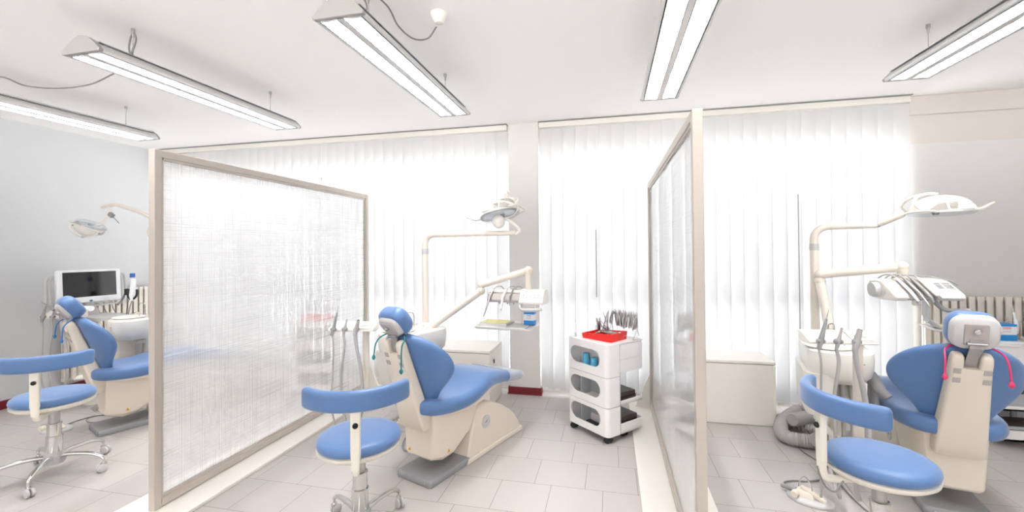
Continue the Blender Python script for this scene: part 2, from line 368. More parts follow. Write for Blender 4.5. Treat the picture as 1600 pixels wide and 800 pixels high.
# ------------------------------------------------------------------ pendant fluorescent lamps
def pendant(first=[None]):
    # local: x across, y along (0 = far end towards window), z 0 = underside of the lamp
    t = thing('pendant_lamp', '', 'pendant lamp')
    Lg, hw = 1.44, .118
    prof = [(-hw, .0), (-hw-.006, .012), (-.085, .052), (-.045, .078), (-.012, .088), (.012, .088), (.045, .078), (.085, .052), (hw+.006, .012), (hw, .0)]
    b = MB()
    out = prof; inn = [(x*.93, max(.012, z-.006)) for x, z in prof]
    ring = out + [(hw-.012, 0), (hw-.012, .012)] + [(x, z) for x, z in reversed(inn[1:-1])] + [(-hw+.012, .012), (-hw+.012, 0)]
    b.loft([[(x, -Lg, z) for x, z in ring], [(x, 0, z) for x, z in ring]])
    b.box((0, -Lg/2, .004), (.026, Lg, .008)); b.box((0, -Lg/2, .04), (.006, Lg, .075))
    b.build('housing', M_alu, t, ang=30)
    for y0, y1, nm in ((-Lg-.012, -Lg+.012, 'end_cap'), (-.012, .006, 'end_cap')):
        MB().loft([[(x*1.02, y0, z*1.02) for x, z in prof], [(x*1.02, y1, z*1.02) for x, z in prof]]).build(nm, M_cap, t, bev=.003)
    for s in (-1, 1):
        MB().cyl((s*.058, -Lg+.03, .036), (s*.058, -.03, .036), .013, seg=12).build('fluorescent_tube', M_tube, t)
        b = MB(); n = 44
        for i in range(n+1):
            y = -Lg+.02+(Lg-.04)*i/n
            b.prism([(s*.058-.041, .0), (s*.058+.041, .0), (s*.058+.036, .016), (s*.058, .021), (s*.058-.036, .016)], y-.0015, y+.0015, 'y')
        for q in (-1, 1): b.box((s*.058+q*.0435, -Lg/2, .012), (.003, Lg-.03, .026), rot=Matrix.Rotation(math.radians(q*10), 3, 'Y'))
        b.box((s*.058, -Lg/2, .057), (.07, Lg-.03, .003))
        b.build('louvre', M_louv, t, smooth=False)
    for y in (-.19, -Lg+.24):
        h = CEIL-first_z
        MB().cyl((0, y, .086), (0, y, h-.004), .0012, seg=6).build('suspension_wire', M_cable, t)
        b = MB(); b.cyl((0, y, h-.05), (0, y, h-.02), .004, .007, seg=10); b.cyl((0, y, h-.02), (0, y, h), .010, .010, seg=12); b.cyl((0, y, .084), (0, y, .1), .006, .003, seg=10)
        b.build('wire_clamp', M_steel, t)
    ld = bpy.data.lights.new('lamp_light', 'AREA'); ld.shape = 'RECTANGLE'; ld.size = .046; ld.size_y = Lg-.05; ld.energy = LAMP_WATT; ld.color = (1, .992, .985)
    for s in (-1, 1):
        lo = bpy.data.objects.new('lamp_light', ld); col.objects.link(lo); lo.parent = t; lo.location = (s*.056, -Lg/2, .0535)
    return t
first_z = 2.455
base = pendant()
LX = [(-4.06, 'leftmost pendant tube lamp, only its far end in the frame, near left wall'), (-2.60, 'pendant tube lamp above the left glass partition, grey rounded end cap in view'),
      (-1.135, 'pendant tube lamp over the central chair, linked by grey cable to ceiling rose'), (.34, 'pendant tube lamp seen end on above the right glass partition'), (1.775, 'rightmost pendant tube lamp, above the right hand chair')]
for i, (x, lab) in enumerate(LX):
    o = base if i == 0 else dup(base)
    o.location = (x, 3.10, first_z); o['label'] = lab; o['group'] = 'pendant fluorescent lamps'
# mains cables and ceiling rose
cpts = catmull([atZ(569, 30, 2.54), atZ(570, 0, 2.62), Vector((-1.13, 1.60, 2.66)), Vector((-1.10, 1.75, 2.665)), atZ(604, 8, 2.66), atZ(622, 40, 2.61), atZ(645, 60, 2.58), atZ(668, 60, 2.58), atZ(682, 42, 2.62)], 8)
tag(MB().tube(cpts, .0045, 8).build('lamp_cable', M_cable), 'grey cable looping from a pendant lamp to the ceiling rose', 'cable')
pr = atZ(686, 24, 2.69)
o = MB().lathe([(.001, .0), (.045, .0), (.042, -.012), (.03, -.04), (.022, -.052), (.001, -.056)], (pr.x, pr.y, CEIL), 24).build('ceiling_rose', M_white)
tag(o, 'round white ceiling rose with a grey cable', 'ceiling rose')
o = MB().tube(catmull([(-4.06, 2.0, 2.56), atZ(0, 120, 2.56), atZ(40, 134, 2.54), atZ(90, 138, 2.53), atZ(140, 132, 2.54), atZ(178, 115, 2.56)], 8), .0045, 8).build('lamp_cable', M_cable)
tag(o, 'grey cable sagging between the two leftmost pendant lamps', 'cable')
p = Vector((-2.60, 1.90, 0))
o = MB().tube(catmull([(p.x-.01, p.y, 2.54), (p.x-.03, p.y, 2.60), (p.x-.005, p.y, 2.68), (p.x+.02, p.y, 2.64), (p.x+.01, p.y-.01, 2.57), (p.x-.01, p.y, 2.545)], 6), .005, 8).build('lamp_cable', M_cable)
tag(o, 'short grey cable loop on the wire of the second pendant lamp', 'cable')

# ------------------------------------------------------------------ glass partitions
def partition(X, label, glass, y0=1.905, y1=4.09, gusset=True, mull=False):
    t = thing('glass_partition', label, 'partition', (X, 0, 0)); H = 2.02; w = .042; zb = .035
    b = MB(); b.box((0, y0+w/2, (H+.02)/2), (w, w, H-.02)); b.box((0, y1-w/2, (H+.02)/2), (w, w, H-.02)); b.box((0, (y0+y1)/2, H-w/2), (w, y1-y0-2*w, w)); b.box((0, (y0+y1)/2, zb+w/2-.01), (w, y1-y0-2*w, w))
    b.build('frame', M_frame, t, smooth=False, bev=.003)
    b = MB(); q = w+.014
    for s in (-1, 1):
        b.box((s*.009, y0+q-.007, H/2), (.008, .014, H-2*w-.02)); b.box((s*.009, y1-q+.007, H/2), (.008, .014, H-2*w-.02)); b.box((s*.009, (y0+y1)/2, H-q+.007), (.008, y1-y0-2*q, .014)); b.box((s*.009, (y0+y1)/2, zb-.01+q-.007), (.008, y1-y0-2*q, .014))
    b.build('glazing_bead', M_frame, t, smooth=False)
    MB().box((0, (y0+y1)/2, (H+zb)/2), (.008, y1-y0-2*w+.01, H-zb-2*w+.02)).build('glass_panel', glass, t, smooth=False)
    MB().box((.0, (y0+y1)/2-.02, .010), (.40, y1-y0+.28, .02)).build('base_board', M_lam, t, smooth=False, bev=.003)
    b = MB(); b.prism([(-.15, .02), (.15, .02), (.022, .32), (-.022, .32)], y1-.03, y1-.008, 'y')
    b.build('foot_gusset', M_lam, t, smooth=False, bev=.002)
    return t
partition(-2.475, 'large etched glass partition in a cream frame, left of the central chair', M_frost)
partition(.358, 'glass partition seen nearly edge on, between white trolley and low cabinet', M_frost2)

# ================================================================== TREATMENT CHAIRS
def rz(a): return Matrix.Rotation(a, 4, 'Z')
def rx(a): return Matrix.Rotation(a, 4, 'X')
def seat_ring(y, hw, z0, z1, r=None, n=5):
    r = r or (z1-z0)*.48
    return [(p[0], y, p[1]) for p in rrect(2*hw, z1-z0, r, n, 0, (z0+z1)/2)]
BK0, BK1 = Vector((0, .045, .42)), Vector((0, -.135, .925))     # foot and top of the backrest plane
BD = (BK1-BK0).normalized(); BN = Vector((0, -BD.z, BD.y)); BN = BN if BN.y > 0 else -BN   # BN points forward
def backpt(x, s, n): return Vector((x, 0, 0)) + BK0 + BD*s + BN*n
def treatment_chair(label, O, th, tilt, arm):
    t = thing('treatment_chair', label, 'dental chair', (O[0], O[1], 0), -th, 'blue treatment chairs')
    # floor plate and lifting housing
    b = MB(); b.loft([[(x, y, z) for x, y in rrect(w, l, .02, 4, 0, .24)] for w, l, z in ((.296, .50, 0), (.30, .504, .008), (.30, .504, .032), (.286, .49, .045))])
    b.build('floor_plate', M_plate, t, bev=.002)
    b = MB()
    for s in (-1, 1): b.cyl((s*.1, -.014, .022), (s*.1, -.008, .022), .006, seg=10)
    b.build('plate_screw', M_steel, t)
    prof = [(.345, 0), (.425, .335), (.445, .358), (.50, .366), (.58, .352), (.67, .322), (.77, .272), (.86, .215), (.93, .16), (.985, .09), (1.012, .03), (1.02, 0)]
    hs = MB().prism(prof, -.148, .148, 'x').build('lift_housing', M_cream, t, bev=.016, seg=3, ang=50)
    MB().prism([(.335, 0), (.352, .034), (1.028, .034), (1.034, 0)], -.156, .156, 'x').build('base_skirt', M_cream, hs, bev=.006)
    b = MB(); b.box((0, .52, .367), (.20, .16, .006), rot=Matrix.Rotation(-.1, 3, 'X')); b.build('top_insert', M_lgrey, hs, bev=.004)
    for s in (-1, 1):
        d = MB().lathe([(.001, 0), (.046, 0), (.046, .006), (.030, .006), (.028, .003), (.001, .003)], (s*.147, .55, .222), 28, M=Matrix.Rotation(s*PI/2, 4, 'Y')).build('pivot_disc', M_lgrey, hs)
        MB().box((s*.152, .55, .222), (.003, .03, .003), rot=Matrix.Rotation(.4, 3, 'X')).build('pivot_mark', M_pants, d, smooth=False)
    # body under the seat
    P = []
    for y, hwt, hwb, zb, zt, c in ((.035, .128, .108, .150, .435, .012), (.05, .135, .116, .135, .437, .02), (.14, .165, .135, .105, .44, .03), (.225, .17, .14, .112, .44, .03), (.30, .17, .142, .155, .44, .03), (.37, .17, .145, .195, .44, .03), (.43, .168, .155, .33, .44, .02), (.47, .165, .155, .40, .44, .015)):
        P.append([(-hwb+c, y, zb), (hwb-c, y, zb), (hwb, y, zb+c), (hwt, y, zt-.02), (hwt-.01, y, zt), (-hwt+.01, y, zt), (-hwt, y, zt-.02), (-hwb, y, zb+c)])
    bd = MB().loft(P).build('seat_body', M_cream, t, bev=.010, seg=3, ang=45)
    def tri(M, nm='warning_sign'):
        o = MB().prism([(-.0135, -.010), (.0135, -.010), (0, .014)], 0, .0015, 'y').build(nm, M_yel, bd, smooth=False); o.matrix_local = M
        q = MB().prism([(-.003, -.006), (.003, -.006), (0, .006)], -.0006, 0, 'y').build('warning_mark', M_dark, o, smooth=False)
    tri(Matrix.Translation((-.01, .0325, .375)) @ rx(0)); tri(Matrix.Translation((-.075, .0333, .176)))
    tri(Matrix.Translation((.1415, .165, .165)) @ rz(PI/2) @ rx(.0)); tri(Matrix.Translation((-.1415, .165, .165)) @ rz(-PI/2))
    b = MB()
    b.loft([seat_ring(y, hw, z0, z1, .02) for y, hw, z0, z1 in ((.04, .15, .425, .452), (.10, .20, .415, .455), (.30, .232, .405, .452), (.45, .222, .42, .474), (.60, .19, .45, .49), (.74, .15, .44, .475))])
    b.build('seat_shell', M_cream, t, ang=50)
    # long seat and leg cushion
    S = [(-.055, .05, .470, .50), (-.045, .11, .450, .520), (-.01, .175, .435, .535), (.06, .222, .428, .538), (.16, .247, .424, .530), (.28, .255, .424, .530), (.38, .252, .438, .548), (.46, .243, .458, .572), (.54, .228, .470, .584), (.63, .210, .466, .572), (.74, .196, .450, .545), (.86, .186, .432, .512), (.97, .176, .417, .484), (1.03, .160, .410, .466), (1.055, .12, .412, .455), (1.06, .05, .42, .447)]
    rings = []
    for y, hw, z0, z1 in S:
        rg = []
        for px, pz in rrect(2*hw, z1-z0, (z1-z0)*.45, 5, 0, (z0+z1)/2):
            dip = .022*(1-min(1, abs(px)/max(hw, .01))**2) * (1 if pz > (z0+z1)/2 else 0) * (1 if -.0 < y < .45 else .35)
            rg.append((px, y, pz-dip))
        rings.append(rg)
    MB().loft(rings).build('seat_cushion', M_blue, t, sub=1)
    FC = [(.80, .197, .437, .532), (.86, .1905, .428, .518), (.97, .1805, .413, .490), (1.035, .164, .406, .471), (1.062, .122, .408, .460), (1.068, .05, .417, .452)]
    MB().loft([[(p[0], y, p[1]) for p in rrect(2*hw, z1-z0, (z1-z0)*.45, 5, 0, (z0+z1)/2)] for y, hw, z0, z1 in FC]).build('foot_cover', M_cover, t)
    # winged back cushion
    W = [(.0, .02), (.012, .075), (.035, .108), (.07, .128), (.11, .150), (.15, .180), (.19, .220), (.23, .256), (.27, .279), (.31, .285), (.35, .280), (.39, .265), (.43, .240), (.465, .208), (.495, .168), (.52, .125), (.535, .07), (.540, .02)]
    rings = []
    for s, hw in W:
        e = min(1, (s+.006)/.05, (.548-s)/.05); h = .034*math.sqrt(max(.05, 1-(1-e)**2)); rg = []; n = 26
        for i in range(n):
            a = 2*PI*i/n; ca, sa = math.cos(a), math.sin(a)
            x = hw*math.copysign(abs(ca)**.7, ca); q = h*math.copysign(abs(sa)**.7, sa)
            rg.append(backpt(x, s, .030+q+1.15*x*x+ (.02*(s-.2)**2)))
        rings.append(rg)
    MB().loft(rings).build('back_cushion', M_blue, t, sub=1)
    # beige spine shell behind the cushion
    SH = [(-.070, .098, .010, -.075), (-.055, .105, .014, -.085), (.0, .102, .012, -.088), (.10, .096, .006, -.082), (.25, .088, .004, -.074), (.38, .081, .004, -.066), (.455, .078, .004, -.060)]
    rings = [[backpt(p[0], s, p[1]) for p in rrect(2*hw, a-bb, .018, 4, 0, (a+bb)/2)] for s, hw, a, bb in SH]
    sh = MB().loft(rings).build('back_shell', M_cream, t, ang=50, bev=.003)
    b = MB()
    for s in (-1, 1):
        rr = [[backpt(s*.053+p[0], q, p[1]) for p in rrect(w, d, .014, 4, 0, -.028)] for q, w, d in ((.45, .050, .062), (.49, .049, .060), (.515, .045, .054), (.527, .036, .042), (.531, .018, .02))]
        b.loft(rr)
    b.build('shell_horn', M_cream, sh, ang=60)
    for s in (-1, 1):
        for q in (.405, .455):
            o = MB().box((0, 0, 0), (.030, .003, .028)).build('adjuster_label', M_label, sh, smooth=False, bev=.001)
            a = math.atan2(BD.z, BD.y)
            o.matrix_local = Matrix.Translation(backpt(s*.056, q-.01, -.0685+.0045*(q-.4)/.05)) @ rx(a-PI/2)
    # headrest with its bracket
    hc = Vector((0, -.175, 1.022)) if tilt < .3 else Vector((0, -.165, 1.005)); HM = Matrix.Translation(hc) @ rx(tilt)
    b = MB(); b.loft([[HM @ Vector((x*1., yy, z)) for x, z in rrect(ww, hh, rr_, 6)] for yy, ww, hh, rr_ in ((-.018, .155, .135, .05), (-.006, .190, .178, .062), (.035, .198, .188, .066), (.070, .186, .168, .060), (.088, .145, .115, .05))])
    hr = b.build('headrest_cushion', M_blue, t, sub=1)
    b = MB(); b.loft([[HM @ Vector((x, yy, z)) for x, z in rrect(ww, hh, rr_, 6)] for yy, ww, hh, rr_ in ((((-.004, .186, .172, .058), (-.020, .182, .168, .056), (-.034, .162, .142, .05))) if tilt < .3 else ((-.004, .160, .140, .050), (-.022, .154, .134, .048), (-.034, .134, .112, .04)))])
    hs2 = b.build('headrest_shell', M_lgrey, t, ang=50)
    b = MB(); b.loft([[HM @ Vector((x, yy, z-.005)) for x, z in rrect(ww, hh, .008, 3)] for yy, ww, hh in ((-.030, .092, .112), (-.042, .088, .106))]); b.build('bracket_plate', M_slot, hs2, bev=.002)
    b = MB(); b.lathe([(.001, .0), (.014, .0), (.014, .010), (.010, .014), (.001, .014)], HM @ Vector((.0, -.042, .012)), 18, M=rx(PI/2+tilt)); b.build('tilt_knob', M_chrome, hs2)
    p0 = HM @ Vector((0, -.040, -.03)); p1 = HM @ Vector((0, -.045, -.075)); p2 = backpt(0, .50, -.034); p3 = backpt(0, .44, -.034)
    b = MB()
    rr = []
    for p, wd in ((p0, .052), (p1, .052), (p2, .046), (p3, .046)):
        rr.append([p+Vector((-wd/2, -.004, 0)), p+Vector((wd/2, -.004, 0)), p+Vector((wd/2, .004, .002)), p+Vector((-wd/2, .004, .002))])
    b.loft(rr); b.cyl(HM @ Vector((-.036, -.046, -.05)), HM @ Vector((.036, -.046, -.05)), .008, seg=12)
    b.build('headrest_bracket', M_steel, t, ang=30)
    if arm:
        s = arm
        b = MB(); pts = [(s*.25, .14, .56), (s*.285, .17, .60), (s*.30, .23, .635), (s*.305, .33, .645), (s*.305, .41, .63)]
        rs = [.022, .03, .038, .038, .026]
        b.tube(catmull(pts, 4), [rs[min(4, int(i/4))]*.6 + rs[min(4, int(i/4)+1)]*.4 for i in range(17)], 14)
        b.build('armrest', M_grey, t)
        MB().loft([[(s*.285+x, .30+y, z) for x, y in rrect(w, l, .02)] for z, w, l in ((.40, .05, .12), (.50, .045, .10), (.60, .04, .10))]).build('armrest_post', M_grey, t)
    # bib chain lying over the headrest joint
    return t
T1, T2, T3 = math.radians(22), math.radians(20.5), math.radians(14)
c2 = treatment_chair('blue reclining dental chair in the centre, right of the etched partition', (-1.203, 2.516), T2, math.radians(40), 0)
c1 = treatment_chair('blue reclining dental chair at far left, partly hidden behind etched partition', (-4.035, 2.67), T1, math.radians(36), 0)
c3 = treatment_chair('blue reclining dental chair at right, seen from directly behind', (1.785, 2.76), T3, math.radians(10), -1)
def chain(t, m, label, gl=None, dr=.13, dl=.12):
    def W(p): return t.matrix_basis @ Vector(p)
    o = thing('bib_chain', label, 'bib chain', W((0, -.14, .93)), 0, None)
    def Lp(p): return tuple(W(p) - Vector(o.location))
    tp = backpt(0, .535, .0)
    R = [Lp(tp+Vector(v)) for v in ((0, .03, .025), (.05, .01, .022), (.10, -.03, .0), (.112, -.065, -.04), (.118, -.075, -dr))]
    Lf = [Lp(tp+Vector(v)) for v in ((0, .03, .025), (-.05, .01, .022), (-.10, -.03, .0), (-.112, -.065, -.04), (-.118, -.075, -dl))]
    MB().tube(catmull(R, 6), .0042, 8).build('cord', m, o); MB().tube(catmull(Lf, 6), .0042, 8).build('cord', m, o)
    for e in (R[-1], Lf[-1]):
        e = Vector(e); b = MB(); b.loft([[(e.x+x, e.y+y, e.z+z) for x, y in rrect(w, w*.7, .003, 2)] for z, w in ((.006, .008), (-.004, .018), (-.014, .02), (-.026, .008))]); b.build('clip', m, o, bev=.001)
    return o
chain(c1, M_cobalt, 'blue bib chain hanging from the left chair headrest')
chain(c2, M_teal, 'teal bib chain hanging from the central chair headrest', dr=.16, dl=.11)
chain(c3, M_pink, 'pink bib chain hanging from the right chair headrest')

# ================================================================== STOOLS
def stool(label, c, rot, barrot, zs=.478):
    t = thing('operator_stool', label, 'stool', (c[0], c[1], 0), rot, 'blue operator stools')
    for k in range(5):
        a = 2*PI*k/5; A = rz(a)
        pts = [(.02, 0, .112), (.07, 0, .125), (.14, 0, .128), (.22, 0, .120), (.275, 0, .100), (.292, 0, .082)]
        lg = MB().tube([A @ Vector(p) for p in catmull(pts, 3)], [.019-.0005*i for i in range(16)], 12, flat=.8).build('leg', M_chrome, t)
        cs = a + 1.1 + .7*k
        cb = Vector((.292*math.cos(a), .292*math.sin(a), 0)); CM = Matrix.Translation(cb) @ rz(cs)
        b = MB(); b.cyl(CM @ Vector((0, 0, .05)), CM @ Vector((0, 0, .088)), .007, seg=10)
        b.loft([[CM @ Vector((x, y, z)) for x, y in rrect(.034, .022, .008, 3)] for z in (.044, .058)])
        b.build('caster_fork', M_chrome, lg)
        for s in (-1, 1):
            wh = MB().lathe([(.001, -.008), (.020, -.008), (.026, -.004), (.026, .005), (.022, .008), (.001, .008)], CM @ Vector((-.012, s*.012, .0265)), 22, M=rz(cs) @ rx(PI/2)).build('caster_wheel', M_lgrey, lg)
    MB().lathe([(.05, .075), (.056, .085), (.052, .125), (.044, .150), (.001, .152)], seg=28).build('hub', M_lgrey, t)
    b = MB(); b.lathe([(.040, .13), (.042, .14), (.040, .25), (.001, .25)], seg=28); b.build('lower_tube', M_chrome, t)
    MB().lathe([(.036, .24), (.0415, .245), (.0415, .252), (.036, .256), (.035, .325), (.039, .328), (.039, .334), (.034, .337), (.001, .34)], seg=28).build('middle_tube', M_chrome, t)
    MB().cyl((0, 0, .33), (0, 0, zs-.05), .028).build('gas_spring', M_steel, t)
    # waterfall seat, slightly tipped
    b = MB(); b.lathe([(.03, zs-.035), (.12, zs-.032), (.185, zs-.024), (.203, zs-.010), (.205, zs+.003), (.195, zs+.006), (.001, zs+.006)], seg=40, sy=.97)
    pan = b.build('seat_pan', M_pan, t, ang=50)
    MB().lathe([(.001, zs+.004), (.19, zs+.004), (.202, zs+.012), (.207, zs+.026), (.203, zs+.042), (.188, zs+.054), (.15, zs+.060), (.001, zs+.062)], seg=40, sy=.97).build('seat', M_blue, t, ang=60)
    # curved arm bar at the side 'barrot' and its upright
    B = rz(barrot-rot)
    b = MB(); b.tube([B @ Vector(p) for p in catmull([(.06, 0, zs-.045), (.16, 0, zs-.052), (.225, 0, zs-.045), (.243, 0, zs-.01), (.246, 0, zs+.06)], 5)], .016, 12)
    b.build('support_arm', M_pan, t)
    b = MB(); b.loft([[B @ Vector((.246+x, y, z)) for x, y in rrect(.030, ww, .010, 3)] for z, ww in ((zs-.02, .034), (zs+.03, .038), (zs+.031, .043), (zs+.22, .046), (zs+.26, .05))])
    up = b.build('back_upright', M_pan, t, bev=.002)
    b = MB(); b.lathe([(.001, 0), (.0125, 0), (.0125, .006), (.009, .010), (.001, .010)], B @ Vector((.262, 0, zs+.185)), 16, M=B @ Matrix.Rotation(PI/2, 4, 'Y')); b.build('clamp_knob', M_black, up)
    rings = []; n = 30; R0 = .268; SP = math.radians(60)
    for i in range(n+1):
        a = -SP + 2*SP*i/n; e = min(1, (1-abs(a)/SP)/.09+.02); k = math.sqrt(max(.0, 1-(1-e)**2)); k = .35+.65*k
        ctr = Vector(((R0+.01*math.cos(a))*math.cos(a)-.012, R0*math.sin(a), zs+.295)); nr = Vector((math.cos(a), math.sin(a), 0))
        rings.append([B @ (ctr + nr*x + Vector((0, 0, z))) for x, z in rrect(.048*k, .098*(.75+.25*k), .022*k, 4)])
    MB().loft(rings).build('arm_bar', M_blue, t, sub=1, ang=60)
    return t
stool('blue stool with chrome star base at far left, left of etched partition', (-3.555, 2.12), .35, math.radians(-50))
stool('blue stool in front of the central dental chair', (-1.24, 1.975), 1.35, math.radians(-62))
stool('blue stool at right foreground, in front of the right dental chair', (1.14, 2.215), .5, math.radians(-169))

# ================================================================== DENTAL UNITS (cabinet with spittoon, assistant holder)
def V(*a): return Vector(a)
def hose(parent, pts, r, name='suction_hose', m=None, seg=8, k=6):
    return MB().tube(catmull([loc(parent, p) for p in pts], k), r, seg).build(name, m or M_hose, parent)
def dental_unit(label, pole, th, d, asst, post_foot):
    # pole: world xy of the lamp pole; cabinet sits left-front of it
    t = thing('dental_unit', label, 'dental unit', (pole[0], pole[1], 0), -th, 'white dental units')
    # cabinet: tall side wall, rear column and a wide rounded head that carries the bowl
    def slab(secs): return MB().loft([[(x, y, z) for x, y in rrect(wx, wy, r, 5, cx, cy)] for z, cx, cy, wx, wy, r in secs])
    slab(((.42, -.04, -.20, .13, .40, .04), (.44, -.04, -.20, .15, .43, .04), (.60, -.035, -.20, .17, .46, .05), (.68, -.03, -.205, .18, .48, .06))).build('cabinet', M_white, t, ang=45)
    slab(((.42, .09, -.10, .14, .26, .03), (.68, .09, -.10, .15, .27, .03))).build('rear_column', M_white, t, ang=45)
    slab(((.40, .08, -.155, .13, .16, .02), (.62, .08, -.155, .13, .16, .02))).build('recess_back', M_pan, t, ang=45)
    slab(((.08, .10, -.06, .085, .085, .03), (.44, .10, -.06, .085, .085, .03))).build('pedestal_column', M_pan, t, ang=45)
    MB().loft([[(x, -.06+y, z) for y, z in rrect(.09, .07, .02, 3, 0, .075)] for x in (.06, .27)]).build('pedestal_arm', M_pan, t, ang=45)
    tp = slab(((.635, .06, -.19, .26, .44, .09), (.67, .065, -.195, .315, .50, .11), (.715, .065, -.20, .335, .53, .12), (.78, .065, -.20, .34, .54, .12), (.815, .065, -.20, .335, .53, .12), (.823, .065, -.20, .31, .50, .11), (.825, .065, -.20, .10, .10, .04))).build('cabinet_top', M_white, t, ang=45)
    b = MB()
    for i in range(4): b.box((.120+i*.014, -.4702+.0*i, .762+(.006 if i % 2 else 0)), (.009, .001, .005))
    for i in range(2): b.box((.130+i*.018, -.4702, .746), (.007, .001, .007))
    b.build('printed_symbols', M_pants, tp, smooth=False)
    sp = MB().lathe([(.112, .823), (.126, .834), (.122, .838), (.108, .832), (.08, .827), (.03, .826), (.001, .826)], (.02, -.31, 0), 36, sx=1.05, sy=1.0).build('spittoon_bowl', M_white, t, ang=60)
    MB().tube(catmull([(.07, -.20, .823), (.07, -.20, .93), (.06, -.215, .955), (.035, -.235, .95), (.03, -.242, .925)], 6), .0042, 8).build('rinse_spout', M_chrome, t)
    MB().tube(catmull([(.11, -.26, .823), (.11, -.26, .865), (.10, -.275, .88), (.085, -.29, .87)], 5), .004, 8).build('cup_filler', M_chrome, t)
    b = MB()
    for i in range(6):
        a = i*PI/3; b.cyl((.08*math.cos(a), -.02+.05*math.sin(a), .821), (.08*math.cos(a), -.02+.05*math.sin(a), .829), .006, seg=8)
    b.build('rim_screws', M_slot, t)
    MB().lathe([(.001, .0), (.055, .0), (.050, .012), (.035, .018), (.001, .018)], (0, 0, .823), 24).build('pole_collar', M_white, t)
    for i in range(3):
        b = MB(); b.cyl((.055+i*.045, -.262, .16+.05*i), (.055+i*.045, -.262, .52), .012, seg=12); b.cyl((.055+i*.045, -.262, .52), (.055+i*.045, -.262, .60), .016, seg=12); b.build('suction_pipe', M_hose, t)
    MB().box((.10, -.262, .61), (.15, .06, .03)).build('pipe_clamp', M_lgrey, t, bev=.004)
    # assistant instrument holder: bar on its own bent post
    A = V(*asst[0]); B_ = V(*asst[1]); dirv = (B_-A).normalized(); L = (B_-A).length
    ang = math.atan2(dirv.y, dirv.x); AM = Matrix.Translation(A) @ rz(ang)
    Tinv = Matrix.Rotation(-t.rotation_euler.z, 4, 'Z') @ Matrix.Translation(-Vector(t.location)); TM = Tinv @ AM
    b = MB(); b.loft([[TM @ V(x, y, z) for y, z in ((-.055, -.028), (-.055, -.012), (.04, .028), (.06, .028), (.06, -.022), (.03, -.03))] for x in (-.035, 0, L, L+.005)])
    hb = b.build('assistant_holder', M_white, t, bev=.009, seg=3, ang=50)
    pr_ = [TM @ V(L-.115+x, y, z) for x, y, z in ((0, -.046, -.0055), (.095, -.046, -.0055), (.095, .026, .0255), (0, .026, .0255))]
    ctr_ = sum(pr_, V(0, 0, 0))/4; po_ = [ctr_+(p-ctr_)*1.07 for p in pr_]
    b = MB(); nrm = (pr_[1]-pr_[0]).cross(pr_[3]-pr_[0]).normalized(); nrm = nrm if nrm.z > 0 else -nrm
    b.loft([[p+nrm*-.001 for p in pr_], [p+nrm*.0022 for p in pr_]]); b.build('control_panel', M_card, hb, smooth=False)
    b = MB(); b.loft([[p+nrm*-.001 for p in po_], [p+nrm*.0014 for p in po_]]); b.build('panel_rim', M_lgrey, hb, smooth=False)
    b = MB(); pr2 = [TM @ V(L-.095+x, y, z) for x, y, z in ((0, -.030, .0017), (.055, -.030, .0017), (.055, -.010, .0103), (0, -.010, .0103))]
    b.loft([[p+nrm*0 for p in pr2], [p+nrm*.0035 for p in pr2]]); b.build('control_keys', M_slot, hb, smooth=False)
    foot = V(*post_foot); pt = A + dirv*(L-.065) + V(0, 0, -.02)
    b = MB(); b.loft([[loc(t, V(pt.x, pt.y, z)) + V(x, y, 0) for x, y in rrect(.044, .034, .012, 3)] for z in (foot.z, pt.z)]); b.build('holder_post', M_arm, t, bev=.002)
    b = MB(); b.tube([loc(t, V(pt.x, pt.y, foot.z+.02)), loc(t, V(pt.x, pt.y, foot.z)), loc(t, V(pole[0], pole[1], foot.z-.02))], .022, 12); b.build('holder_arm', M_white, t)
    # three handpieces: syringe, small saliva ejector, big suction
    for i, (f, kind) in enumerate(((.05, 0), (.36, 1), (.68, 2))):
        q = A + dirv*(L*f*.93) + V(0, 0, -.010); fw = V(dirv.y, -dirv.x, 0); q = q + fw*.066
        hd = MB()
        hd.tube([loc(t, q-dirv*.019), loc(t, q-dirv*.008)], [.010, .014], 10); hd.tube([loc(t, q+dirv*.008), loc(t, q+dirv*.019)], [.014, .010], 10)
        hd.tube([loc(t, q-fw*.02), loc(t, q+fw*.004)], .012, 10)
        hp = hd.build('holder_clip', M_grey, t)
        tl = [(.014, .02, .006, .010), (.012, .014, .006, .007), (.017, .018, .012, .014)][kind]
        ln = [.12, .07, .065][kind]; lean = (dirv*.25+V(0, 0, 1)).normalized()
        b = MB(); b.tube([loc(t, q-lean*.045), loc(t, q), loc(t, q+lean*ln*.5), loc(t, q+lean*ln)], [tl[3], tl[0], tl[3], tl[2]], 14)
        hn = b.build(['air_syringe', 'saliva_ejector', 'suction_handpiece'][kind], [M_grey, M_hose, M_hose][kind], t)
        if kind == 0: MB().tube([loc(t, q+lean*ln*.98), loc(t, q+lean*(ln+.05))], [.003, .0012], 8).build('syringe_tip', M_steel, hn)
        else: MB().tube([loc(t, q+lean*(ln-.002)), loc(t, q+lean*(ln+.0015))], tl[2]*.75, 12).build('suction_opening', M_black, hn)
        rr_ = [.006, .0085, .0125][kind]
        hose(t, [q-lean*.04, q-V(0, 0, .12), q-V(-.005, 0, .30)-dirv*(.01, .03, -.03)[kind], q-V(0, 0, .52)-dirv*(.015, .02, -.045)[kind], V(q.x, q.y+.02, .20) , V(q.x+.02, q.y+.07, .13), loc_w(t, (.0, -.3, .16))], rr_, 'suction_hose' if kind else 'syringe_hose', seg=10, k=7)
    return t
def loc_w(t, p): return Vector(t.location) + Matrix.Rotation(t.rotation_euler.z, 3, 'Z') @ Vector(p)

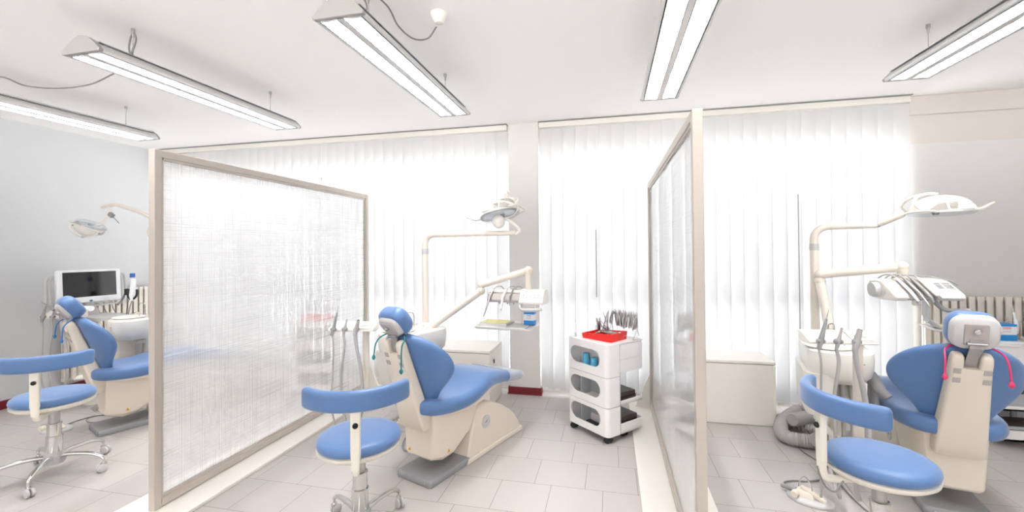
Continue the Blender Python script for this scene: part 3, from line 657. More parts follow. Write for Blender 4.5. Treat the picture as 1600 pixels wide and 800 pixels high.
POLE2, POLE3, POLE1 = (-1.497, 3.36), (1.368, 3.36), (-4.33, 3.50)
u2 = dental_unit('white dental unit with spittoon behind the central blue chair', POLE2, T2, 0, [(-1.945, 2.80, .895), (-1.655, 2.835, .90)], (0, 0, .30))
u3 = dental_unit('white dental unit with spittoon and handpiece holder at left of the right chair', POLE3, T3, 0, [(1.045, 2.62, .965), (1.335, 2.645, .965)], (0, 0, .30))
u1 = dental_unit('white dental unit with spittoon behind the far left chair', POLE1, T1, 0, [(-4.98, 2.93, .88), (-4.70, 3.00, .88)], (0, 0, .30))

# ------------------------------------------------------------------ operating lights on their poles
def lamp_head(t, M, parent):
    # local: x = long axis towards the free handle, z up, lens below
    def T(p): return M @ Vector(p)
    b = MB(); rings = []
    for i in range(15):
        a = -1+2*i/14; q = math.sqrt(max(.0, 1-abs(a)**2.3)); x = a*.150; hw = .022+.088*q; zt = .012+.092*q**.9
        rg = [V(x, -hw, 0), V(x, -hw, .010)]
        for k in range(9):
            c = PI*k/8; rg.append(V(x, -hw*math.cos(c)*1.0, .012+(zt-.012)*math.sin(c)**.8))
        rg += [V(x, hw, .010), V(x, hw, 0)]
        rings.append([T(p) for p in rg])
    b.loft(rings); hd = b.build('lamp_head', M_white, parent, ang=50)
    for s in (-1, 1):
        b = MB(); b.loft([[T((x, s*(y+.003), z)) for x, z in ((-.105, .014), (-.012, .014), (-.022, .058), (-.06, .052))] for y in (.088, .1085)]); b.build('side_window', M_slot, hd, smooth=False)
        b = MB(); b.loft([[T((x, s*(y+.003), z)) for x, z in ((.042, .014), (.125, .014), (.105, .040), (.05, .056))] for y in (.084, .106)]); b.build('side_window', M_lens, hd, smooth=False)
        b = MB()
        for k in range(5): b.box((0, 0, 0), (.030+.004*k, .004, .0035), M=M @ Matrix.Translation((.015, s*.1115-s*.010*(k/5)**2*1.6, .022+.009*k)))
        b.build('vent_slots', M_slot, hd, smooth=False)
    MB().loft([[T((x*k*1.03, y*k, z)) for x, y in [(.165*math.cos(2*PI*i/30), .118*math.sin(2*PI*i/30)) for i in range(30)]] for k, z in ((1, 0), (1, -.006), (.9, -.020), (.5, -.028))]).build('clear_shield', M_clear, hd)
    b = MB(); b.loft([[T((x*k*.92, y*k*.8, z)) for x, y in [(.14*math.cos(2*PI*i/24), .105*math.sin(2*PI*i/24)) for i in range(24)]] for k, z in ((1, .002), (.95, -.001))]); b.build('reflector', M_lens, hd)
    b = MB(); b.tube([T((-.025, 0, .0)), T((-.025, 0, -.018))], [.02, .014], 14); b.build('bulb_cap', M_grey, hd)
    for s in (1,):
        b = MB(); b.tube([T(p) for p in catmull([(.145, 0, .004), (.175, 0, .002), (.205, 0, .012), (.232, 0, .030), (.250, 0, .038)], 4)], [.012+.006*math.sin(PI*min(1, i/13)) for i in range(17)], 12, flat=.6); b.build('handle', M_white, hd)
    # yoke: a curved arm loop from the pivot over the head
    b = MB(); b.tube([T(p) for p in catmull([(-.135, -.10, .02), (-.16, -.09, .055), (-.13, -.03, .10), (-.06, .0, .118), (-.01, .01, .112)], 5)], .009, 10); b.tube([T(p) for p in catmull([(-.135, .10, .02), (-.16, .09, .055), (-.13, .03, .10), (-.06, .0, .118)], 5)], .009, 10)
    b.tube([T(p) for p in catmull([(-.21, 0, -.005), (-.175, -.06, .006), (-.14, -.105, .012), (-.08, -.118, .008)], 5)], .010, 10, flat=.7); b.tube([T(p) for p in catmull([(-.21, 0, -.005), (-.175, .06, .006), (-.14, .105, .012), (-.08, .118, .008)], 5)], .010, 10, flat=.7)
    b.build('yoke', M_white, parent)
    return hd
def operating_light(label, pole, z0, ztop, bendto, armend, spring, headM, extra=None):
    t = thing('operating_light', label, 'operating light', (pole[0], pole[1], 0), 0, None)
    b = MB(); b.cyl((0, 0, z0), (0, 0, ztop-.15), .0265, seg=24); b.build('pole', M_arm, t)
    MB().lathe([(.0275, ztop-.165), (.0285, ztop-.160), (.0285, ztop-.125), (.0275, ztop-.120)], seg=24).build('pole_joint', M_lgrey, t)
    e = loc(t, V(*bendto)); d = (V(e.x, e.y, 0)).normalized(); f = loc(t, V(*armend))
    pts = [V(0, 0, ztop-.13), V(0, 0, ztop-.09)]
    for i in range(9):
        a = PI/2*i/8; pts.append(d*(.085*(1-math.cos(a))) + V(0, 0, ztop-.09+.085*math.sin(a)))
    pts += [V(f.x, f.y, ztop-.004)]
    rs = [.0265]*2+[.0265-.0006*i for i in range(9)]+[.0175]
    b = MB(); b.tube(pts, rs, 20); b.build('swivel_arm', M_arm, t)
    if spring:
        g = loc(t, V(*spring)); f2 = V(f.x, f.y, ztop-.004)
        MB().ell(f2+(g-f2).normalized()*.01, (.018, .018, .018), 14, 8).build('arm_joint', M_lgrey, t)
        dd = (g-f2); b = MB(); b.tube([f2+dd*.08, f2+dd*.16, f2+dd*.9, g], [.016, .026, .028, .024], 14, flat=.7); b.build('spring_arm', M_arm, t)
    lamp_head(t, Matrix.Translation(-Vector(t.location)) @ headM, t)
    return t, f
def frame(c, xdir, zdir):
    x = Vector(xdir).normalized(); z = Vector(zdir); z = (z - x*z.dot(x)).normalized(); y = z.cross(x)
    M = Matrix((x, y, z)).transposed().to_4x4(); M.translation = Vector(c); return M
# right: head seen from its side, handle to the right
Y3 = 3.22
a3 = atY(1370, 355, 3.3); s3 = atY(1412, 334, Y3); h3 = atY(1470, 331, Y3)
xd = (atY(1530, 331, Y3)-atY(1430, 336, Y3)); xd.y = -.05
t_l3, _ = operating_light('white operating light with clear shield on pole, at the right', POLE3, .833, 1.585, (a3.x, a3.y, 0), (a3.x, a3.y, 0), tuple(s3), frame(h3, xd, (0, -.06, 1)))
# centre: head tipped up on edge, seen from below
a2 = atY(806, 367, 3.25); h2 = atY(780, 336, 3.25)
t_l2, f2 = operating_light('white operating light tipped on edge above the central chair', POLE2, .833, 1.572, (a2.x, a2.y, 0), (a2.x, a2.y, 0), None, frame(h2, (-1, -.25, -.22), (.05, .30, .95)))
L2 = lambda x, y, Y: loc(t_l2, atY(x, y, Y))
b = MB(); b.tube(catmull([L2(806, 366, 3.25), L2(812, 360, 3.25), L2(803, 350, 3.25), L2(790, 341, 3.25)], 5), .011, 12); b.build('joint_knuckle', M_white, t_l2)
b = MB(); b.tube(catmull([L2(788, 341, 3.25), L2(802, 336, 3.24), L2(809, 325, 3.24), L2(804, 313, 3.25), L2(792, 309, 3.27), L2(778, 313, 3.28)], 6), .011, 12, flat=.6); b.build('yoke_loop', M_white, t_l2)
b = MB(); b.ell(L2(779, 346, 3.22), (.050, .045, .052), 20, 12); b.build('bulb_housing', M_white, t_l2)
b = MB(); b.lathe([(.001, -.045), (.02, -.03), (.030, 0), (.026, .01), (.001, .012)], L2(794, 318, 3.26), 20); b.build('yoke_pivot', M_lgrey, t_l2)
b = MB(); b.lathe([(.014, 0), (.020, .01), (.018, .02), (.022, .025), (.017, .04), (.021, .045), (.014, .062), (.006, .07), (.001, .072)], L2(792, 311, 3.26), 18); b.build('sterile_handle', M_white, t_l2)
# left: head seen from behind, low, arm coming from the right
a1 = atY(246, 345, 3.42); k1 = atY(170, 322, 3.30); h1 = atY(142, 352, 3.22)
t_l1 = thing('operating_light', 'white operating light with curved neck over the far left chair', 'operating light', (POLE1[0], POLE1[1], 0))
W1 = lambda x, y, Y: loc(t_l1, atY(x, y, Y))
MB().cyl((0, 0, .833), (0, 0, 1.45), .0265, seg=24).build('pole', M_arm, t_l1)
b = MB(); e1 = W1(180, 320, 3.32); b.tube(catmull([(0, 0, 1.44), (-.0, 0, 1.53), (-.06, -.01, 1.575), (-.2, -.03, 1.62), tuple(W1(236, 340, 3.42)), tuple(W1(190, 322, 3.33)), tuple(W1(176, 320, 3.31)), tuple(W1(160, 324, 3.30))], 6), [.0265-.00025*i for i in range(43)], 16); b.build('swivel_arm', M_arm, t_l1)
b = MB(); b.tube(catmull([W1(172, 323, 3.30), W1(171, 330, 3.30), W1(166, 342, 3.29), W1(156, 351, 3.27), W1(142, 355, 3.22)], 6), [.024-.0005*i for i in range(25)], 14, flat=.6); b.build('curved_neck', M_white, t_l1)
b = MB(); b.box(W1(174, 336, 3.26), (.05, .03, .035), rot=Matrix.Rotation(.6, 3, 'Y')); b.cyl(W1(177, 339, 3.26), W1(186, 349, 3.24), .004, seg=8); b.build('neck_bracket', M_grey, t_l1)
lamp_head(t_l1, Matrix.Translation(-Vector(t_l1.location)) @ frame(h1, (-.62, .72, .12), (-.28, -.25, -.85)), t_l1)

# ------------------------------------------------------------------ instrument delivery tables
def delivery(label, pole, root, elbow, top, drop, headA, headB, tray, nins, side):
    # root: where the lower arm leaves the unit; headA..headB: ends of the instrument head axis, world points
    t = thing('instrument_table', label, 'instrument table', (pole[0], pole[1], 0), 0, None)
    q = lambda p: loc(t, V(*p))
    r = .030
    b = MB(); b.cyl(q((root[0], root[1], .82)), q(root), r, seg=18); b.ell(q(root), (r*1.02,)*3, 16, 10); b.tube([q(root), q(elbow)], r*.95, 18); b.build('lower_arm', M_arm, t)
    b = MB(); b.ell(q(elbow), (r*1.1, r*1.1, r*1.15), 18, 12); b.build('elbow', M_cream, t)
    up = V(elbow[0], elbow[1], elbow[2]+.045)
    b = MB(); b.tube([q(up), q(top)], [r*.92, r*.92], 18); b.ell(q(up), (r*1.0,)*3, 16, 10); b.build('upper_arm', M_arm, t)
    b = MB(); b.ell(q(top), (r*1.15,)*3, 18, 12); b.cyl(q(top), q((top[0], top[1], top[2]-.03)), r*1.08, seg=18); b.build('arm_joint', M_cream, t)
    b = MB(); b.cyl(q((top[0], top[1], top[2]-.03)), q(drop), r*.85, seg=18); b.build('drop_post', M_arm, t)
    A, B = V(*headA), V(*headB); L = (B-A).length; dv = (B-A).normalized(); fw = V(0, 0, 1).cross(dv)*side; fw.normalize()   # fw = user side
    up_ = dv.cross(fw)*1; up_ = up_ if up_.z > 0 else -up_
    HM = Matrix((dv, fw, up_)).transposed().to_4x4(); HM.translation = A
    TM = Matrix.Translation(-Vector(t.location)) @ HM
    T = lambda x, y, z: TM @ V(x, y, z)
    return t, T, L, q
def prof_loft(T, prof, xs, sc=None):
    return [[T(x, y*(sc[i] if sc else 1), z*(sc[i] if sc else 1)) for y, z in prof] for i, x in enumerate(xs)]
def fill_head(t, T0, L, nslots, split, handle=True, plump=1.):
    T = lambda x, y, z: T0(x, (y-.02)*1.45, z*1.15)
    # cross-section (y towards the user, z up): rounded back, sloping front
    prof = [(-.07, -.02), (-.075, .02), (-.055, .052), (-.01, .062), (.03, .055), (.10, -.005), (.108, -.022), (.095, -.038), (.02, -.042), (-.05, -.036)]
    hb = MB().loft(prof_loft(T, prof, (0, .01, split-.005, split), (.9, 1, 1, 1))).build('side_body', M_white, t, bev=.006, ang=50)
    b = MB(); b.tube([T(-.028, -.005, .006), T(.0, -.005, .006)], [.040, .047], 24); b.build('end_knob', M_lgrey, t)
    # handpiece cradle in taupe plastic with ribs
    x0, x1 = split, L-.12; K = .12/.15
    prof2 = [(-.07, -.02), (-.075, .02), (-.055, .050), (-.01, .058), (.022, .052), (.092, -.010), (.096, -.028), (.085, -.036), (.02, -.040), (-.05, -.034)]
    MB().loft(prof_loft(T, prof2, (x0, x1))).build('handpiece_cradle', M_slot, t, ang=40)
    MB().loft(prof_loft(T, [(-.08, -.02), (-.08, .02), (-.058, .056), (-.01, .066), (.0, .064), (.0, -.02)], (x0-.001, x1+.001))).build('cradle_cover', M_white, t, ang=40)
    b = MB(); prof3 = [(-.07, -.024), (-.078, .02), (-.058, .056), (-.01, .066), (.03, .060), (.112, -.004), (.118, -.020), (.105, -.034), (.02, -.046), (-.05, -.04)]
    MB().loft(prof_loft(T, prof3, (x1, x1+.004, L-.006, L), (.96, 1, 1, .95))).build('control_box', M_white, t, bev=.006, ang=50)
    # keypad on the slope
    d1 = Vector((0, .082, -.064)).normalized(); 
    def S(x, s, n): return T(x, .03+d1.y*s+.614*n, .060+d1.z*s+.789*n)
    b = MB(); b.loft([[S(x, s, n) for x, s in ((x1+.022*K, .022), (x1+.064*K, .022), (x1+.064*K, .070), (x1+.022*K, .070))] for n in (-.002, .003)]); b.loft([[S(x, s, n) for x, s in ((x1+.070*K, .022), (x1+.128*K, .022), (x1+.128*K, .070), (x1+.070*K, .070))] for n in (-.002, .003)])
    kp = b.build('keypad', M_lgrey, t, smooth=False)
    b = MB()
    for cx in [x1+K*q for q in (.032, .043, .054, .082, .094, .106, .117)]:
        for s in (.032, .047, .060): b.loft([[S(cx+dx, s+ds, n) for dx, ds in ((-.003, -.005), (.003, -.005), (.003, .005), (-.003, .005))] for n in (.002, .005)])
    b.build('keys', M_grey, kp, smooth=False)
    if handle:
        MB().tube([T(*p) for p in catmull([(x1+.005, .07, -.034), (x1+.015, .085, -.060), (x1+.04, .095, -.080), (x1+.09, .10, -.082), (x1+.145, .10, -.080)], 5)], .012, 12).build('grip_handle', M_grey, t)
    # handpieces lying in the cradle, each with its hose looping back over the top
    hs = []
    for i in range(nslots):
        x = x0+(x1-x0)*(i+.5)/nslots
        kind = i % 4
        ln = (.030, .040, .018, .005, .025)[i % 5]
        r0 = (.0085, .008, .010, .011, .009)[i % 5]
        b = MB(); b.tube([T(x, .018, .066), T(x+.002, .055, .036), T(x+.004, .095, .003), T(x+.006, .105+ln*.75, -.008-ln*.9)], [r0*.7, r0, r0, r0*.7], 12)
        hp = b.build('handpiece', (M_card, M_steel, M_grey, M_pan, M_steel)[i % 5], t)
        b = MB(); b.tube([T(x+.006, .105+ln*.75, -.008-ln*.9), T(x+.008, .112+ln*.8, -.022-ln)], [r0*.75, r0*.5], 10); b.build('handpiece_head', M_steel, hp)
        b = MB(); b.tube([T(*p) for p in catmull([(x, .02, .066), (x-.004, -.01, .082), (x-.012, -.05, .076), (x-.015, -.085, .045), (x-.015, -.092, .0)], 4)], .0045, 8); b.build('handpiece_hose', M_hose, hp)
    return x1
# right table: arm leaves the unit, elbow, head pointing right and away
E3 = atY(1281, 429, 3.30); R3 = atY(1296, 512, 3.18); TP3 = atY(1409, 417, 3.12); 
HA3 = atY(1376, 455, 2.98); HB3 = HA3 + V(.335, .02, 0)
HA3.z += .0; HB3.z = HA3.z
t3, T3f, Lh3, q3 = delivery('white instrument table with grey handpiece cradle and keypad, right', POLE3, None or tuple(R3), tuple(E3-V(0, 0, .045)), tuple(TP3), (TP3.x, TP3.y, HA3.z+.03), tuple(HA3), tuple(HB3), None, 5, -1)
x13 = fill_head(t3, T3f, Lh3, 4, Lh3*.20)
b = MB(); b.tube([T3f(*p) for p in catmull([(.07, -.03, .055), (.10, -.04, .088), (.18, -.03, .092), (.26, .0, .085), (.33, .035, .066), (.36, .05, .04)], 6)], .004, 8); b.build('curing_cable', M_grey, t3)
b = MB(); b.box(T3f(Lh3*.43, .06, -.055), (.03, .03, .04)); b.build('air_gauge', M_white, t3, bev=.003)
b = MB(); b.cyl(T3f(Lh3*.43-.004, .075, -.05), T3f(Lh3*.43-.004, .08, -.05), .006, seg=10); b.build('gauge_lens', M_black, t3)
# tray on its stem below the right table
tr3 = atZ(1472, 515, .87)
b = MB(); b.tube([T3f(Lh3*.66, .02, -.04), T3f(Lh3*.66, .02, -.16), V(tr3.x, tr3.y+.02, .885)-V(*t3.location)], .014, 12); b.tube([T3f(Lh3*.60, .03, -.04), T3f(Lh3*.60, .03, -.13), V(tr3.x-.03, tr3.y+.03, .885)-V(*t3.location)], .010, 12); b.build('tray_stem', M_white, t3)
t3r = Matrix.Translation(V(tr3.x+.12, tr3.y+.04, .875)-V(*t3.location)) @ rz(-.2)
def tray(t, M, w, d, mm):
    b = MB(); b.loft([[M @ V(x, y, z) for x, y in rrect(a, c, .02, 4)] for z, a, c in ((-.012, w-.02, d-.02), (-.006, w, d), (.006, w+.004, d+.004), (.007, w-.008, d-.008), (.002, w-.014, d-.014))]); o = b.build('tray', mm, t, ang=50)
    return o
tray(t3, t3r, .34, .26, M_white)
b = MB(); TT = Matrix.Translation(V(*t3.location)) @ t3r
b = MB(); b.loft([[V(x, y, z) for x, y in rrect(.17, .12, .01, 3)] for z in (0, .012, .014)]); o = b.build('paper_tray', M_lgrey); o.matrix_world = TT @ Matrix.Translation((-.075, -.02, .003)); tag(o, 'grey tray with yellow paper on the right instrument table', 'tray')
MB().box((0, 0, .0155), (.15, .10, .002)).build('tray_paper', M_paper, o, smooth=False)

# centre table
E2 = atY(752, 446, 3.30); R2 = atY(672, 512, 3.26); TP2 = atY(826, 423, 3.22)
HA2 = atY(766, 462, 3.26); HB2 = atY(850, 463, 3.20); HB2.z = HA2.z
t2, T2f, Lh2, q2 = delivery('white instrument table with keypad beside the pier, centre', POLE2, tuple(R2), tuple(E2-V(0, 0, .04)), tuple(TP2), (TP2.x, TP2.y, HA2.z+.03), tuple(HA2), tuple(HB2), None, 3, -1)
def centre_head(t, T, L):
    sp = .60*L
    prof = [(-.06, -.035), (-.06, .02), (-.03, .035), (.0, .038), (.05, .02), (.07, -.02), (.065, -.040), (-.04, -.045)]
    MB().loft(prof_loft(T, prof, (0, sp))).build('handpiece_cradle', M_slot, t, bev=.004, ang=40)
    MB().loft(prof_loft(T, [(-.07, -.02), (-.07, .03), (-.035, .048), (.01, .050), (.04, .036), (.0, .0)], (0.005, sp))).build('cradle_cover', M_white, t, bev=.003)
    b = MB(); prof3 = [(-.08, -.045), (-.08, .045), (-.05, .058), (.0, .060), (.035, .052), (.085, -.030), (.08, -.045), (.0, -.05)]
    MB().loft(prof_loft(T, prof3, (sp, sp+.004, L+.01, L+.014), (.97, 1, 1, .97))).build('control_box', M_white, t, bev=.008, seg=3, ang=50)
    d1 = Vector((0, .05, -.082)).normalized()
    def S(x, s, n): return T(x, .035+d1.y*s+.854*n, .052+d1.z*s+.52*n)
    b = MB(); b.loft([[S(x, s, n) for x, s in ((sp+.025, .02), (L-.008, .02), (L-.008, .072), (sp+.025, .072))] for n in (-.001, .0025)]); kp = b.build('keypad', M_card, t, smooth=False)
    b = MB()
    for i in range(5):
        cx = sp+.034+i*(L-sp-.05)/4.4
        for s in (.038, .056): b.loft([[S(cx+dx, s+ds, n) for dx, ds in ((-.006, -.007), (.006, -.007), (.006, .007), (-.006, .007))] for n in (.002, .005)])
    b.build('keys', M_lgrey, kp, smooth=False)
    b = MB(); b.tube([T(*p) for p in catmull([(sp+.005, .06, -.048), (sp+.01, .07, -.075), (sp+.04, .075, -.088), (sp+.10, .075, -.088), (L+.0, .07, -.080)], 5)], .014, 12); b.build('grip_handle', M_lgrey, t)
    for i, (x, dx, dz, mm, r0) in enumerate(((.03, -.045, -.14, M_steel, .009), (.135, -.008, -.085, M_card, .011), (.19, .005, -.05, M_grey, .007))):
        b = MB(); b.tube([T(x+.01, .03, .052), T(x, .075, .0), T(x+dx, .09, dz)], [r0*.8, r0, r0*.5], 12); hp = b.build('handpiece', mm, t)
        b = MB(); b.tube([T(x+dx, .09, dz), T(x+dx*1.12, .092, dz-.012)], [r0*.6, r0*.25], 8); b.build('handpiece_head', M_steel, hp)
        b = MB(); b.tube([T(*p) for p in catmull([(x+.01, .03, .052), (x+.025, .0, .07), (x+.05, -.03, .072), (x+.06, -.06, .05)], 4)], .0042, 8); b.build('handpiece_hose', M_hose, hp)
    for x in (.10, .165, .215):
        MB().cyl(T(x, .055, -.040), T(x, .055, -.052), .006, seg=10).build('hose_outlet', M_grey, t)
centre_head(t2, T2f, Lh2)
Z2 = .84
tc = (atZ(735, 511, Z2)+atZ(846, 505, Z2))/2
ta = (atZ(814.6, 515.6, Z2)-atZ(735, 511, Z2)); an2 = math.atan2(ta.y, ta.x)
TT = Matrix.Translation((tc.x+.01, tc.y, Z2)) @ rz(an2)
tray(t2, Matrix.Translation(-V(*t2.location)) @ TT, .46, .31, M_white)
b = MB()
for s in (-1, 1): 
    p = TT @ V(.15+s*.055, .06, .0); b.cyl(p-V(*t2.location), V(p.x, p.y, HA2.z-.04)-V(*t2.location), .008, seg=10)
b.build('tray_stem', M_white, t2)
b = MB(); b.loft([[V(x, y, z) for x, y in rrect(.235, .185, .008, 3)] for z in (0, .016, .018)]); o = b.build('paper_tray', M_lgrey); o.matrix_world = TT @ Matrix.Translation((-.10, .02, .003)); tag(o, 'grey tray lined with yellow paper on the central instrument table', 'tray')
MB().box((0, 0, .0195), (.20, .15, .002)).build('tray_paper', M_paper, o, smooth=False)
b = MB(); b.loft([[V(x, y, z) for x, y in rrect(.16, .20, .006, 3)] for z in (0, .004)]); o = b.build('tray_mat', M_lgrey); o.matrix_world = TT @ Matrix.Translation((.105, -.03, .003)); tag(o, 'flat grey mat on the central instrument table tray', 'tray mat')
def tissue_box(label, M, w=.085, d=.06, h=.095, red=False):
    t = thing('glove_box', label, 'box'); t.matrix_world = M
    MB().box((0, 0, h*.18), (w, d, h*.36)).build('blue_base', M_boxblue, t, smooth=False, bev=.001)
    MB().box((0, 0, h*.63), (w*.98, d*.98, h*.54)).build('white_sleeve', M_card, t, smooth=False)
    MB().box((0, 0, h*.93), (w, d, h*.14)).build('blue_lid', M_boxblue, t, smooth=False)
    for i, (zz, mm) in enumerate(((.78, M_red if red else M_boxblue), (.68, M_lgrey), (.55, M_lgrey))):
        MB().box((-.0, -d*.5, h*zz), (w*.42, .001, h*.045)).build('printed_line', mm, t, smooth=False)
    return t
tissue_box('small blue and white box on the tray of the central instrument table', TT @ Matrix.Translation((.17, .045, .008)))

# left unit: monitor on its tubular frame, camera in holder, table arm
tm = thing('monitor', 'white framed monitor with black screen above the far left chair', 'monitor')
YM = 3.30
mc = (atY(92, 420, YM)+atY(190, 474, YM-.0))/2
mx = atY(190, 446, YM)-atY(92, 446, YM)
MMt = 0
vd = (mc-CP); vd.z = 0; vd.normalize()
MR = rz(math.atan2(vd.y, vd.x)-PI/2+.42)
tm.location = mc; tm.rotation_euler = (math.radians(-4), 0, math.atan2(vd.y, vd.x)-PI/2+.42)
MW, MH = .50, .325
b = MB(); b.loft([[V(x, y, z) for x, z in rrect(MW-a, MH-a, .022, 4)] for y, a in ((.03, .02), (.02, .0), (-.012, 0), (-.018, .012))]); b.build('casing', M_card, tm, ang=50)
sc_ = MB().box((0, -.019, .016), (MW-.082, .004, MH-.080)).build('screen', M_screen, tm, smooth=False)
MB().lathe([(.001, 0), (.013, 0), (.013, .003), (.001, .003)], (0, -.018, -MH/2+.014), 20, M=rx(PI/2), sy=.7).build('round_badge', M_bluelogo, tm)
# tubular frame around the monitor
b = MB(); FW, FH = .31, .155
for o_ in (0, .030):
    pts = [(-MW/2+.01, .035, .11), (-FW+o_+.02, .035, .10), (-FW+o_, .035, .06), (-FW+o_, .035, -FH+.03+o_*.3), (-FW+o_+.03, .035, -FH-.035+o_), (0, .035, -FH-.045+o_), (FW-o_-.05, .035, -FH-.035+o_), (FW-o_, .035, -FH+.02+o_*.3), (FW-o_, .035, .07), (FW-o_-.02, .035, .105), (MW/2-.01, .035, .11)]
    b.tube(catmull(pts, 6), .012, 10)
b.build('tubular_frame', M_lgrey, tm)
b = MB(); b.loft([[V(x, .04+y, z) for x, y in rrect(w_, .07, .02)] for z, w_ in ((-.32, .15), (-.26, .17), (-.20, .10), (-.14, .08))]); b.build('monitor_neck', M_slot, tm, ang=50)
b = MB()
for dx in (.07, .13, .20): b.tube(catmull([(dx, .05, -.14), (dx+.01, .06, -.24), (dx+.05, .07, -.32)], 4), .004, 6)
b.build('monitor_cable', M_cable, tm)
tt1 = thing('instrument_table', 'grey instrument table of the far left unit, below the monitor', 'instrument table', (mc.x, mc.y, 0))
W2 = lambda x, y, Y: loc(tt1, atY(x, y, Y))
b = MB(); b.loft([[W2(150, 492, 3.3)+V(x, y, z) for x, y in rrect(.62, .30, .05)] for z in (-.03, -.02, .0)]); b.build('table_deck', M_lgrey, tt1, ang=50)
b = MB(); b.tube([W2(118, 482, 3.0), W2(143, 482, 3.0)], .024, 14); b.build('side_handle', M_card, tt1)
b = MB(); b.tube(catmull([W2(84, 478, 2.9), W2(92, 484, 2.9), W2(100, 490, 2.92), W2(110, 505, 2.95), W2(118, 515, 3.0)], 4), .009, 10); b.build('hose_holder_arm', M_grey, tt1)
b = MB(); b.tube([W2(64, 471, 2.88), W2(70, 475, 2.88), W2(84, 485, 2.88)], [.001, .006, .010], 10); b.build('syringe', M_grey, tt1)
for k in range(3): MB().ell(W2(88+4*k, 489+k, 2.88), (.013, .013, .02), 12, 8).build('handpiece_clip', M_grey, tt1)
lp = W2(150, 492, 3.3)
b = MB(); b.cyl((lp.x, lp.y, .10), (lp.x, lp.y, lp.z-.02), .03, seg=16); b.loft([[(lp.x+x, lp.y+y, z) for x, y in rrect(.40, .34, .06)] for z in (0, .05, .08)]); b.build('table_post', M_white, tt1)
# camera handpiece in a cradle
tcm = thing('intraoral_camera', 'white camera handpiece with blue cap in a dark holder by the monitor', 'camera', atY(207, 468, 3.4))
W3 = lambda x, y, Y=3.4: loc(tcm, atY(x, y, Y))
b = MB(); b.tube([W3(208, 436), W3(208, 450), W3(207, 462), W3(207, 470)], [.020, .024, .028, .016], 16); b.build('body', M_card, tcm)
b = MB(); b.tube([W3(207, 427), W3(207, 433.5)], [.021, .022], 16); b.build('cap', M_bluelogo, tcm)
b = MB(); b.tube(catmull([W3(199, 452), W3(200, 462), W3(206, 468), W3(213, 462), W3(214, 452)], 5), .010, 10); b.box(W3(199, 456)-V(.005, 0, 0), (.03, .03, .06)); b.build('holder', M_dark, tcm)
b = MB(); b.tube(catmull([W3(206, 470), W3(203, 480), W3(201, 490), W3(200, 500)], 4), .004, 8); b.tube(catmull([W3(202, 466), W3(199, 478), W3(197, 495)], 4), .004, 8); b.tube(catmull([W3(199, 456)-V(.02, 0, 0), W3(196, 458), W3(190, 470), W3(184, 476, 3.32)], 4), .009, 8); b.build('cable', M_cable, tcm)

# ================================================================== LOW CABINETS
def cabinet(label, x0, x1, y0, y1, h, keyside):
    t = thing('low_cabinet', label, 'cabinet', ((x0+x1)/2, (y0+y1)/2, 0)); w, d = x1-x0, y1-y0
    MB().box((0, .0, h/2-.012), (w-.006, d-.006, h-.030)).build('carcass', M_lam, t, smooth=False, bev=.002)
    MB().box((0, 0, h-.011), (w+.004, d+.004, .022)).build('cabinet_top', M_lam, t, smooth=False, bev=.002)
    MB().box((w/2-.009, 0, (h-.024)/2), (.019, d+.002, h-.026)).build('door', M_lam, t, smooth=False, bev=.0015)
    if keyside:
        b = MB(); b.box((w/2+.004, -d/2+.14, h*.76), (.008, .014, .035)); b.build('key_plate', M_dark, t, smooth=False, bev=.002)
    return t
ca = atZ(765, 549, .52)
cabinet('low white laminate cabinet between the central dental unit and the pier', ca.x-.62, ca.x, ca.y, ca.y+.44, .52, True)
cb = atZ(1211.6, 566, .52)
cabinet('low white cabinet in front of the blind, right of the narrow partition', cb.x-.66, cb.x, cb.y, cb.y+.36, .52, False)

# ================================================================== RADIATORS
def radiator(label, p, rot, n, h=.88, z0=.14, pitch=.06):
    t = thing('radiator', label, 'radiator', (p[0], p[1], 0), rot)
    b = MB()
    for i in range(n):
        x = (i+.5)*pitch
        for y in (-.03, .0): b.loft([[(x+u, y+v, z) for u, v in rrect(.043, .016, .006, 2)] for z in (z0+.02, z0+h)])
        b.loft([[(x+u, -.015+v, z) for u, v in rrect(.050, .055, .012, 3)] for z in (z0+h-.02, z0+h+.012)]); b.loft([[(x+u, -.015+v, z) for u, v in rrect(.052, .055, .012, 3)] for z in (z0-.012, z0+.02)])
    b.build('columns', M_rad, t, ang=40)
    MB().box((n*pitch/2, .02, z0+h*.5), (n*pitch-.04, .008, h-.06)).build('back_panel', M_rad, t, smooth=False)
    b = MB(); b.cyl((n*pitch+.0, -.015, z0+.01), (n*pitch+.05, -.015, z0+.01), .012, seg=10); b.cyl((n*pitch+.05, -.015, z0+.02), (n*pitch+.05, -.015, .0), .010, seg=10); b.build('valve', M_chrome, t)
    return t
radiator('cream column radiator under the grey wall at right', (2.50, YW-.065, 0), 0, 30)
radiator('cream column radiator on the left wall behind the monitor', (XL+.05, 3.30, 0), PI/2, 16)

